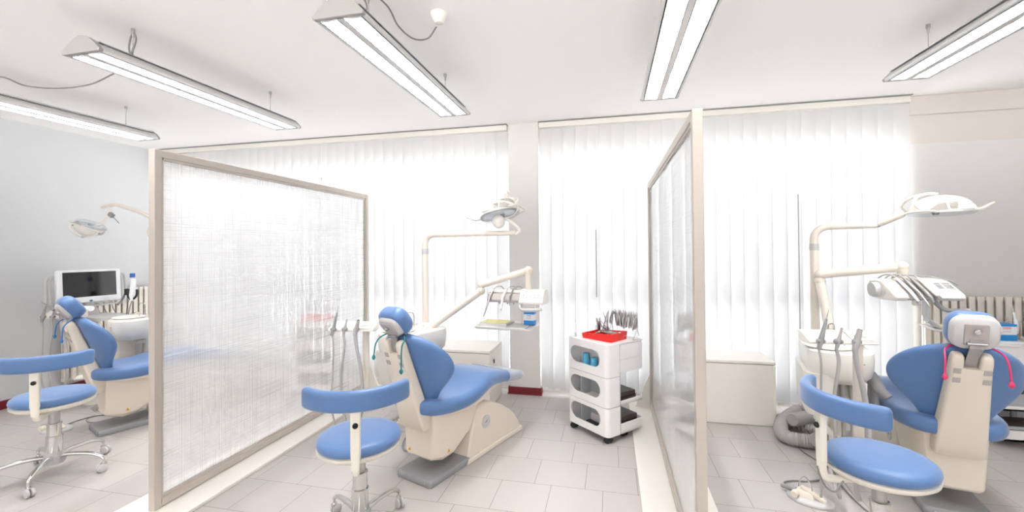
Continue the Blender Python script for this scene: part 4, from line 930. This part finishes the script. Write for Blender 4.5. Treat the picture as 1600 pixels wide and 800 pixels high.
# ================================================================== TROLLEYS
def stadium(cx, cz, w, h, n=48):
    out = []; r = h/2
    for i in range(n):
        a = 2*PI*(i+.5)/n; ca, sa = math.cos(a), math.sin(a)
        out.append((cx + (w/2-r)*(1 if ca > 0 else -1) + r*ca, cz + r*sa))
    return out
def outer(cx, cz, x0, x1, z0, z1, hole):
    res = []
    for (x, z) in hole:
        dx, dz = x-cx, z-cz; k = 1e9
        if dx > 0: k = min(k, (x1-cx)/dx)
        if dx < 0: k = min(k, (x0-cx)/dx)
        if dz > 0: k = min(k, (z1-cz)/dz)
        if dz < 0: k = min(k, (z0-cz)/dz)
        res.append((cx+dx*k, cz+dz*k))
    return res
def trolley(label, c, rot, books=True):
    # local: +x along the pierced side, +y inwards; origin at the front corner floor point of the pierced side's left end
    t = thing('storage_trolley', label, 'trolley', (c[0], c[1], 0), rot, 'white storage trolleys')
    W, D = .425, .135; lv = [(.052, .262), (.266, .484), (.488, .722)]
    for i, (z0, z1) in enumerate(lv):
        b = MB(); cz = z0+.115 + (0, 0, .008)[i]; cx = W*.44; hole = stadium(cx, cz, .325, .128)
        # pierced face, with thickness
        x0, x1 = .018, W-.035
        oc = outer(cx, cz, x0, x1, z0, z1, hole)
        for corner in ((x0, z0), (x1, z0), (x1, z1), (x0, z1)):   # snap nearest outline point on each corner
            j = min(range(len(oc)), key=lambda k: (oc[k][0]-corner[0])**2+(oc[k][1]-corner[1])**2); oc[j] = corner
        Tt = .010
        fo = b._new([(x, 0, z) for x, z in oc]); fi = b._new([(x, 0, z) for x, z in hole]); bo = b._new([(x, Tt, z) for x, z in oc]); bi = b._new([(x, Tt, z) for x, z in hole])
        n = len(oc)
        for k in range(n):
            j = (k+1) % n; b._f([fo[k], fo[j], fi[j], fi[k]]); b._f([bo[k], bo[j], bi[j], bi[k]][::-1]); b._f([fi[k], fi[j], bi[j], bi[k]]); b._f([fo[k], fo[j], bo[j], bo[k]])
        # rounded vertical corner, end face, back walls
        def strip(path):
            inn = []
            for k, p in enumerate(path):
                a = Vector(path[max(0, k-1)]); q = Vector(path[min(len(path)-1, k+1)]); d = (q-a).normalized(); inn.append((p[0]-d.y*.007, p[1]+d.x*.007))
            pth = [tuple(p) for p in path] + list(reversed(inn)); b.prism(pth, z0, z1, 'z')
        r = .035
        strip([(x1, 0)] + [(W-r+r*math.sin(PI/2*k/6), r-r*math.cos(PI/2*k/6)) for k in range(1, 7)] + [(W, D)])
        strip([(0, D), (0, .018)] + [(.018-.018*math.cos(PI/2*k/4), .018-.018*math.sin(PI/2*k/4)) for k in range(1, 5)])
        body = b.build('module', M_trol, t, ang=40)
        b = MB(); b.box((W/2, D, (z0+z1)/2), (W, .008, z1-z0)); b.box((W/2, D/2+.01, z0+.006), (W-.02, D-.02, .012)); b.box((.12, D/2+.01, (z0+z1)/2), (.006, D-.03, z1-z0)) if i < 2 else None
        b.build('inner_wall', M_trolin, body, smooth=False)
        if i < 2:
            b = MB(); b.loft([[(W/2+x, D+.125+y, z) for x, y in rrect(W, .27, .02)] for z in (z0, z0+.012)])
            hgt = .075 if i == 0 else .032
            oo = rrect(W, .27, .02); ii = rrect(W-.014, .256, .016)
            b.loft([[(W/2+x, D+.125+y, z0) for x, y in oo], [(W/2+x, D+.125+y, z0+hgt) for x, y in oo], [(W/2+x, D+.125+y, z0+hgt) for x, y in ii], [(W/2+x, D+.125+y, z0+.013) for x, y in ii]], cap=False)
            b.build('side_tray', M_trol, t, ang=40)
        else:
            pass
            b = MB(); b.loft([[(W/2+x, D+.125+y, z) for x, y in rrect(W-.004, .27, .022)] for z in (z0+.018, z1-.004)]); bx = b.build('drawer_block', M_trol, t, ang=40)
            for k, (a, q) in enumerate(((z0+.022, z0+.116), (z0+.122, z1-.012))):
                MB().loft([[(W-.002+u, D+.125+y, z) for y, z in rrect(.25, q-a, .006, 3, 0, (a+q)/2)] for u in (0, .004)]).build('drawer_front', M_trol, bx, ang=40)
            for a, q in ((z0+.022, z0+.116), (z0+.122, z1-.012)):
                MB().loft([[(W/2+x, D+.258+u, z) for x, z in rrect(W-.05, q-a, .006, 3, 0, (a+q)/2)] for u in (0, .004)]).build('drawer_front', M_trol, bx, ang=40)
            b = MB(); b.loft([[(W/2+x, (D+.27)/2+y, z) for x, y in rrect(ww, dd, .02)] for z, ww, dd in ((z1, W, D+.27), (z1+.008, W, D+.27), (z1+.010, W-.012, D+.258))]); b.build('trolley_top', M_trol, bx, ang=40)
    b = MB(); b.cyl((.16, D+.02, .05), (.16, D+.02, .50), .016, seg=14); b.box((W*.52, D+.010, .27), (.06, .014, .44)); b.build('spine', M_grey, t, ang=40)
    for i, (x, y) in enumerate(((.035, .03), (W-.035, .04), (W-.06, D+.10), (.05, D+.20))):
        b = MB(); b.loft([[(x+u*1, y+v, z) for u, v in rrect(.05, .05, .015, 3)] for z in (.046, .056)]); b.lathe([(.001, -.013), (.018, -.013), (.024, -.008), (.024, .008), (.018, .013), (.001, .013)], (x, y-.014, .024), 18, M=rz(.5) @ rx(PI/2)); b.lathe([(.001, -.010), (.018, -.010), (.024, -.006), (.024, .006), (.018, .010), (.001, .010)], (x, y+.014, .024), 18, M=rz(.5) @ rx(PI/2))
        b.box((x, y, .036), (.05, .008, .024)); b.build('caster', M_black, t, ang=40)
    return t
eA = atZ(889, 657, .05); eB = atZ(953, 690, .04)
rotT = math.atan2(eB.y-eA.y, eB.x-eA.x)
t_a = trolley('white plastic trolley on casters with oval side openings, holding red tray', (eA.x, eA.y), rotT)
TA = t_a.matrix_basis.copy()
def put(o, M, p, r=0.): o.matrix_world = M @ Matrix.Translation(V(*p)) @ rz(r)
# cups in the upper opening
for i, (x, h) in enumerate(((.135, .112), (.225, .092))):
    t = thing('drinking_cup', ('taller stack of blue plastic cups in the top opening of the trolley', 'shorter stack of blue plastic cups in the top opening of the trolley')[i], 'cup', group='blue cups in the trolley')
    MB().lathe([(.036, 0), (.033, h*.12), (.025, h), (.001, h+.001)], seg=24).build('cup', M_cup, t)
    MB().lathe([(.034, .002), (.0385, .003), (.0385, .007), (.034, .009)], seg=24).build('rim', M_cup, t)
    put(t, TA, (x, .068, .501))
o = MB().loft([[V(x, y, z) for x, y in rrect(.22, .085, .004, 2)] for z in (0, .016)]).build('paper_pack', M_pan); put(o, TA, (.25, .070, .281), .02); tag(o, 'flat cream paper pack in the middle opening of the trolley', 'paper')
for i in range(2):
    o = MB().loft([[V(x, y, z) for x, y in rrect(.17-.02*i, .05, .004, 2)] for z in (0, .006)]).build('dark_folder', M_dark); put(o, TA, (.22, .06+.014*i, .068+.010*i), .05); o.rotation_euler.y += .08*i; tag(o, ('lower thin black folder in the bottom opening of the trolley', 'upper thin black folder in the bottom opening of the trolley')[i], 'folder')
# dark binders on the two side trays
def book(label, M, p, r, w=.26, d=.19, h=.032):
    t = thing('binder', label, 'binder', group='dark binders on the trolley trays')
    MB().loft([[V(x, y, z) for x, y in rrect(w-.008, d-.006, .003, 2)] for z in (.004, h-.004)]).build('pages', M_trolin, t, smooth=False)
    b = MB(); b.box((0, 0, .002), (w, d, .004)); b.box((0, 0, h-.002), (w, d, .004)); b.box((w/2-.002, 0, h/2), (.004, d, h)); b.box((0, -d/2+.002, h/2), (w, .004, h)); b.build('cover', M_brown, t, smooth=False, bev=.001)
    put(t, M, p, r); return t
book('dark brown binder on the middle trolley tray, lower of two', TA, (.27, .245, .281), .0, h=.028); book('dark brown binder on the middle trolley tray, upper of two', TA, (.265, .243, .310), -.05, h=.034)
book('dark brown binder at the bottom of the lowest trolley tray stack', TA, (.27, .25, .067), .0, h=.030); book('dark brown binder in the middle of the lowest trolley tray stack', TA, (.268, .255, .098), .12, h=.030); book('dark brown binder tilted on top of the lowest trolley tray stack', TA, (.275, .25, .129), -.06, h=.036)
ZT = .733
# red tray with instruments
def red_tray(label, M, p, r, w=.20, d=.155, h=.034):
    t = thing('instrument_tray', label, 'tray')
    b = MB(); oo = rrect(w, d, .006, 2); ii = rrect(w-.018, d-.018, .005, 2)
    def zz(x, y): return h*(.62+.38*(x/w+.5))
    b.loft([[(x*.96, y*.96, 0) for x, y in oo], [(x, y, zz(x, y)) for x, y in oo], [(x, y, zz(x, y)) for x, y in ii], [(x, y, .006) for x, y in ii]], cap=True)
    b.build('tray_shell', M_red, t, ang=30)
    b = MB()
    for k in range(3): b.box((-.05+.05*k, .0, .013), (.003, d-.02, .014))
    b.box((0, .02, .012), (w-.02, .003, .012)); b.build('dividers', M_red, t, smooth=False)
    put(t, M, p, r); return t
red_tray('red plastic instrument tray on top of the white trolley', TA, (.232, .175, ZT), .14, w=.285, d=.215, h=.062)
RT = TA @ Matrix.Translation(V(.232, .175, ZT)) @ rz(.14)
def tweezer():
    t = thing('dental_tweezers', '', 'tweezers')
    b = MB()
    for s in (-1, 1): b.tube([(-.06, s*.0005, 0), (-.02, s*.005, .001), (.03, s*.004, 0), (.058, s*.0012, 0), (.066, s*.0008, -.006)], [.0022, .0030, .0024, .0014, .0008], 6)
    b.build('arms', M_steel, t); return t
def probe():
    t = thing('dental_probe', '', 'probe')
    MB().tube([(-.045, 0, 0), (-.04, 0, 0), (.03, 0, 0), (.04, 0, 0)], [.0028, .004, .004, .0022], 8).build('handle', M_steel, t)
    MB().tube(catmull([(.04, 0, 0), (.055, 0, .001), (.062, .003, .004), (.064, .006, .008)], 3), .0013, 6).build('hook', M_steel, t); return t
tw0 = tweezer(); pb0 = probe()
rnd = random.Random(8)
spots = [(-.03, .055, .036, .35), (.01, .045, .036, .25), (.035, .06, .040, .1), (-.0, .07, .042, .5), (.06, .035, .044, -.2), (.075, .06, .046, .6)]
sides = ['nearest the front rim of', 'second from the front of', 'in the middle of', 'crossing the middle of', 'near the rear rim of', 'at the rear corner of']
for i, (x, y, z, r) in enumerate(spots):
    o = tw0 if i == 0 else dup(tw0)
    o.matrix_world = RT @ Matrix.Translation(V(x, y, z)) @ rz(r) @ Matrix.Rotation(rnd.uniform(-.1, .12), 4, 'Y')
    o['label'] = 'steel dental tweezers lying loosely in the red tray on the trolley'; o['group'] = 'tweezers in the red tray'
for i in range(9):
    o = pb0 if i == 0 else dup(pb0)
    o.matrix_world = RT @ Matrix.Translation(V(-.08+.022*i, .02+.02*(i % 3), .034+.003*(i % 4))) @ rz(rnd.uniform(-.5, 1.3)) @ Matrix.Rotation(rnd.uniform(-.45, .1), 4, 'Y')
    o['label'] = 'thin steel dental probe lying loosely in the red tray on the trolley'; o['group'] = 'probes in the red tray'
o = MB().ell((0, 0, .006), (.022, .014, .007), 14, 8).build('cotton_roll', M_card); o.matrix_world = RT @ Matrix.Translation(V(-.075, -.03, .012)); tag(o, 'white cotton wad in the red tray on the trolley', 'cotton')
# glass vial with brush at the left corner, glass jar of instruments behind it
t = thing('glass_vial', 'clear vial with a white brush at the left corner of the trolley top', 'vial'); MB().lathe([(.012, 0), (.013, .03), (.0115, .03), (.0105, .003), (.001, .003)], seg=18).build('vial', M_clear, t)
b = MB(); b.tube([(0, 0, .004), (.002, 0, .06), (-.004, 0, .10), (-.010, 0, .135)], [.004, .005, .007, .003], 10); b.build('brush', M_card, t); put(t, TA, (.045, .045, ZT))
t = thing('glass_jar', 'clear jar on the trolley top, behind the red tray, packed with instruments', 'jar'); MB().lathe([(.030, 0), (.032, .075), (.030, .075), (.028, .004), (.001, .004)], seg=24).build('jar', M_clear, t); put(t, TA, (.10, .25, ZT))
JT = TA @ Matrix.Translation(V(.10, .25, ZT))
pl_f = None
def plier():
    t = thing('orthodontic_pliers', '', 'pliers')
    b = MB()
    for s in (-1, 1): b.tube(catmull([(s*.002, 0, .0), (s*.009, 0, -.018), (s*.015, 0, -.045), (s*.013, 0, -.075), (s*.010, 0, -.092)], 3), [.004, .0045, .005, .0052, .0055, .006, .0062, .0065, .0065, .0065, .006, .005, .004], 8, flat=.7)
    b.build('handles', M_steel, t)
    b = MB(); b.ell((0, 0, .004), (.008, .0045, .010), 12, 8); b.tube([(-.002, 0, .010), (-.001, 0, .024), (0, 0, .032)], [.004, .0025, .001], 6); b.tube([(.002, 0, .010), (.001, 0, .024), (0, 0, .032)], [.004, .0025, .001], 6); b.build('jaws', M_steel, t); return t
pl0 = plier()
for i in range(9):
    a = i*.7; o = dup(tw0) if i % 2 else dup(pb0)
    o.matrix_world = JT @ Matrix.Translation(V(.013*math.cos(a), .013*math.sin(a), .075)) @ rz(a) @ Matrix.Rotation(-PI/2+rnd.uniform(.08, .26), 4, 'Y')
    o['label'] = 'steel tweezers standing upright in the clear jar on the trolley' if i % 2 else 'thin steel probe standing upright in the clear jar on the trolley'; o['group'] = 'tweezers in the jar' if i % 2 else 'probes in the jar'
# wire rack with pliers
rk = thing('pliers_rack', 'thin steel wire rack hung with pliers on the trolley top', 'rack')
RX0, RX1, RY, RH = .15, .415, .345, .175
b = MB()
for x in (RX0, RX1):
    b.tube([(x, RY-.05, .002), (x, RY-.012, .06), (x, RY, RH)], .0022, 6); b.tube([(x, RY+.035, .002), (x, RY+.01, .06), (x, RY, RH)], .0022, 6); b.tube([(x, RY-.05, .002), (x, RY+.035, .002)], .0022, 6)
b.build('legs', M_steel, rk)
b = MB(); b.cyl((RX0, RY-.004, RH), (RX1, RY-.004, RH), .0025, seg=8); b.cyl((RX0, RY+.006, RH-.008), (RX1, RY+.006, RH-.008), .0022, seg=8); b.build('rails', M_steel, rk)
put(rk, TA, (0, 0, ZT))
N = 22
for i in range(N):
    o = pl0 if i == 0 else dup(pl0)
    x = RX0+.006+(RX1-RX0-.012)*i/(N-1)
    o.matrix_world = TA @ Matrix.Translation(V(x, RY+rnd.uniform(-.004, .004), ZT+RH+.004+rnd.uniform(-.003, .004))) @ rz(PI/2+rnd.uniform(-.6, .6)+.5) @ Matrix.Rotation(rnd.uniform(-.22, .22), 4, 'X') @ Matrix.Rotation(rnd.uniform(-.15, .15), 4, 'Y') @ Matrix.Scale(1.0+rnd.uniform(-.1, .25), 4)
    o['label'] = 'steel orthodontic pliers hanging in the row on the wire rack of the trolley'; o['group'] = 'pliers on the wire rack'
o = dup(pl0); o.matrix_world = TA @ Matrix.Translation(V(.16, .21, ZT+.12)) @ rz(.4) @ Matrix.Rotation(-.55, 4, 'Y'); o['label'] = 'steel pliers leaning above the rear left corner of the red tray'; o['group'] = 'leaning pliers'
for i, (x, y, a) in enumerate(((.165, .25, .25), (.175, .265, -.35), (.15, .30, .05))):
    o = dup(tw0); o.matrix_world = TA @ Matrix.Translation(V(x, y, ZT+.105)) @ rz(.5) @ Matrix.Rotation(-PI/2+a, 4, 'Y'); o.scale = (1.5,)*3
    o['label'] = 'long steel tweezers standing between the clear jar and pliers rack'; o['group'] = 'tall tweezers by the rack'
sj = thing('steel_cup', 'small steel cup holding tall tweezers behind the red tray', 'cup'); MB().lathe([(.022, 0), (.026, .06), (.024, .06), (.02, .004), (.001, .004)], seg=20).build('cup', M_steel, sj); put(sj, TA, (.165, .268, ZT))

# trolley of the left bay, faintly seen through the etched partition; its trays point left
ck = atZ(452, 612, .05)
t_c = trolley('white storage trolley of the left bay, seen faintly through the etched glass partition', (ck.x, ck.y), 0)
t_c.matrix_world = Matrix.Translation(V(ck.x, ck.y, 0)) @ rz(math.radians(18)) @ Matrix.Scale(-1, 4, V(1, 0, 0)) @ Matrix.Translation(V(-.42, 0, 0))
TC = t_c.matrix_basis.copy()
red_tray('red instrument tray on the left bay trolley, seen through etched glass', TC, (.2, .15, ZT), .1, w=.26, d=.2, h=.05)
book('dark binder on the middle tray of the left bay trolley', TC, (.28, .245, .281), 0, h=.05); book('dark binder on the lowest tray of the left bay trolley', TC, (.28, .25, .067), 0, h=.07)
for i in range(8):
    o = dup(pl0); o.matrix_world = TC @ Matrix.Translation(V(.12+.035*i, .33, ZT+.15)) @ rz(.5*i); o['label'] = 'steel pliers hanging above the left bay trolley, seen through etched glass'; o['group'] = 'pliers on the left bay trolley'
o = dup(rk); o.matrix_world = TC @ Matrix.Translation(V(0, -.01, ZT)); o['label'] = 'steel wire rack on the left bay trolley, seen through etched glass'

# second trolley at the right edge of the frame
rC = atZ(1548, 665, .05); 
t_b = trolley('white storage trolley at the right edge, behind the right chair', (3.12, 4.19), PI)
TB = t_b.matrix_basis.copy()
for z, nm in ((.281, 'middle'), (.067, 'bottom')): pass
book('dark red binder on white papers in the right edge trolley', TB, (.20, .27, .12), .03, w=.34)
book('black binder on the middle tray of the right edge trolley', TB, (.20, .26, .281), 0, w=.34, h=.10)
for i in range(4):
    o = MB().loft([[V(x, y, z) for x, y in rrect(.27, .20, .003, 2)] for z in (0, .010)]).build('paper_stack', M_pan); put(o, TB, (.20, .265, .067+.0115*i), .03*i-.04); tag(o, 'cream paper bundle under the dark binder in the right edge trolley', 'paper', 'paper bundles in the right edge trolley')
wt = thing('white_tray', 'white tray with grey liner on top of the right edge trolley', 'tray')
b = MB(); oo = rrect(.30, .22, .02); ii = rrect(.275, .195, .015); b.loft([[(x*.95, y*.95, 0) for x, y in oo], [(x, y, .018) for x, y in oo], [(x, y, .018) for x, y in ii], [(x*.98, y*.98, .006) for x, y in ii]]); b.build('tray_shell', M_card, wt, ang=30)
MB().loft([[V(x, y, z) for x, y in rrect(.26, .18, .01)] for z in (.006, .009)]).build('liner', M_lgrey, wt); put(wt, TB, (.26, .25, ZT))
tissue_box('blue and white glove box on the white tray at the right edge', TB @ Matrix.Translation(V(.29, .24, ZT+.010)) @ rz(PI+.1), .13, .09, .12, True)
o = MB().prism([(-.03, 0), (.03, 0), (.045, .05), (-.005, .05)], -.05, .05, 'y').build('red_holder', M_red); put(o, TB, (.075, .26, ZT)); tag(o, 'red plastic holder beside the white tray at the right edge', 'holder')
for i in range(5):
    o = dup(pl0); o.matrix_world = TB @ Matrix.Translation(V(.05+.035*i, .16+.01*(i % 2), ZT+.13)) @ rz(.4*i) @ Matrix.Rotation(.25-.1*i, 4, 'Y') ; o.scale = (1.25,)*3; o['label'] = 'steel pliers on the wire rack of the right edge trolley'; o['group'] = 'pliers on the right edge trolley'
o = dup(rk); o.scale = (.6, 1, .75); o.matrix_world = TB @ Matrix.Translation(V(-.03, -.10, ZT)) @ Matrix.Diagonal((.6, .8, .78, 1)); o['label'] = 'thin steel wire rack on top of the right edge trolley'
t = thing('syringe', 'clear syringe standing upright on the right edge trolley', 'syringe'); b = MB(); b.tube([(0, 0, 0), (0, 0, .10), (.004, 0, .105), (.012, 0, .16)], [.011, .011, .006, .006], 12); b.build('barrel', M_card, t); b = MB(); b.tube([(.012, 0, .16), (.02, 0, .20)], [.008, .004], 10); b.build('plunger', M_steel, t); put(t, TB, (.17, .20, ZT+.05))
MB().lathe([(.001, 0), (.02, 0), (.018, .05), (.001, .052)], (0, 0, -.05), 14).build('stand', M_grey, t)

# ================================================================== FLOOR: pedals, cables, corrugated hose
def pedal(label, c, rot):
    t = thing('foot_pedal', label, 'foot pedal', (c[0], c[1], 0), rot)
    b = MB(); oo = [(math.cos(2*PI*i/32)*.13*(1 if math.cos(2*PI*i/32) > 0 else .8), math.sin(2*PI*i/32)*.085) for i in range(32)]
    b.loft([[(x*k, y*k, z) for x, y in oo] for k, z in ((.98, 0), (1, .004), (.99, .012), (.93, .018), (.5, .022))]); b.build('base_disc', M_lgrey, t, ang=50)
    b = MB(); b.loft([[(x-.01, y, z) for x, y in rrect(w_, d_, .02)] for z, w_, d_ in ((.018, .10, .075), (.045, .09, .065), (.055, .07, .05))]); b.build('housing', M_cream, t, ang=50)
    b = MB(); b.loft([[(.03+x, y-.01, .045+q*.35+(x)*-.35) for x, y in rrect(.12, .032, .01)] for q in (-.02, .02)]); b.build('treadle', M_cream, t, ang=50)
    b = MB(); b.lathe([(.001, -.02), (.017, -.02), (.019, -.012), (.019, .012), (.017, .02), (.001, .02)], (-.05, -.055, .036), 14, M=rx(PI/2)); b.build('side_knob', M_cream, t)
    b = MB(); b.tube([(-.055, 0, .035), (-.11, .005, .030), (-.135, .008, .026)], [.016, .013, .010], 12); b.build('cable_boot', M_grey, t)
    MB().tube(catmull([(-.055, .04, .02), (-.045, .035, .08), (-.015, .02, .115), (.015, .005, .08), (.025, .0, .02)], 6), .0035, 8).build('wire_handle', M_chrome, t)
    return t
pc = atZ(1262, 775, .02)
pedal('grey and cream foot pedal on the floor beside the right foreground stool', (pc.x, pc.y), -.6)
pp = atZ(87, 668, .02)
pedal('grey foot pedal on the floor behind the far left stool base', (pp.x, pp.y), .15)
pq = atZ(630, 664, .02)
pedal('small grey foot pedal on the floor behind the central stool, left of the chair body', (pq.x, pq.y), .4)
G = lambda x, y, z=.006: tuple(atZ(x, y, z))
def floor_cable(label, pts, r=.005, m=None, nm='floor_cable'):
    o = MB().tube(catmull(pts, 8), r, 8).build(nm, m or M_cable); return tag(o, label, 'cable')
floor_cable('thin cable on the tiles from corrugated hose past the right pedal', [G(1238, 690), G(1255, 706), G(1274, 718), G(1300, 735), G(1318, 762), G(1345, 790), G(1365, 806)], .004)
floor_cable('grey cable curling behind the right foot pedal', [G(1241, 764, .03), G(1230, 757, .012), G(1226, 753, .008), G(1240, 751, .006), G(1262, 752, .006), G(1290, 748, .006), G(1330, 735, .006)], .005)
floor_cable('short grey cable loop hanging under the right stool support arm', [tuple(atY(1277, 728, 2.08)), tuple(atY(1282, 745, 2.08)), tuple(atY(1292, 762, 2.08)), tuple(atY(1305, 768, 2.09)), tuple(atY(1312, 758, 2.10)), tuple(atY(1318, 752, 2.12))], .004)
floor_cable('grey cable from the left pedal towards the left chair', [G(102, 664), G(125, 656), G(148, 650), G(168, 648), G(182, 645)], .005)
floor_cable('thin loop of cable before the left chair floor plate', [G(183, 645), G(150, 650), G(136, 655), G(140, 660), G(165, 659), G(190, 655)], .004)
floor_cable('grey cable curling behind the central chair body', [G(640, 705, .02), G(632, 703, .01), G(629, 695, .01), G(634, 684, .02), G(642, 676, .05)], .006)
def corrugated(label, pts, r):
    P = catmull(pts, 10); out = []; L_ = 0
    q = [P[0]]
    for a, c in zip(P, P[1:]):
        n = max(1, int((c-a).length/.0062))
        for i in range(1, n+1): q.append(a.lerp(c, i/n))
    b = MB(); b.tube(q, [r*(1 if (i//1) % 2 else .86) for i in range(len(q))], 16); return tag(b.build('corrugated_hose', M_hose), label, 'hose')
ph = POLE3
corrugated('thick grey corrugated hose curling on the floor left of the right dental unit', [(ph[0]-.02, 3.72, .12), tuple(atZ(1275, 648, .09)), tuple(atZ(1248, 642, .07)), tuple(atZ(1222, 660, .055)), tuple(atZ(1225, 680, .052)), tuple(atZ(1252, 688, .052)), tuple(atZ(1290, 690, .052)), tuple(atZ(1330, 684, .06)), (ph[0]+.02, 3.42, .10)], .050)
corrugated('second corrugated hose lying flat behind the curled one', [tuple(atZ(1214, 652, .05)), tuple(atZ(1250, 665, .045)), tuple(atZ(1290, 676, .045)), tuple(atZ(1318, 676, .06))], .036)
for k, (dx, r) in enumerate(((0, .016), (.035, .014), (-.03, .013))):
    floor_cable(('outermost of three grey hoses drooping behind the left chair body', 'middle of three grey hoses drooping behind the left chair body', 'innermost of three grey hoses drooping behind the left chair body')[k], [tuple(atY(115+6*k, 628-4*k, 3.15)), tuple(atY(118+6*k, 640-3*k, 3.1)), tuple(atY(130+5*k, 648-4*k, 3.08)), tuple(atY(146+2*k, 644-5*k, 3.05)), tuple(atY(156, 630, 3.02))], r*.8, M_hose, 'drooping_hose')
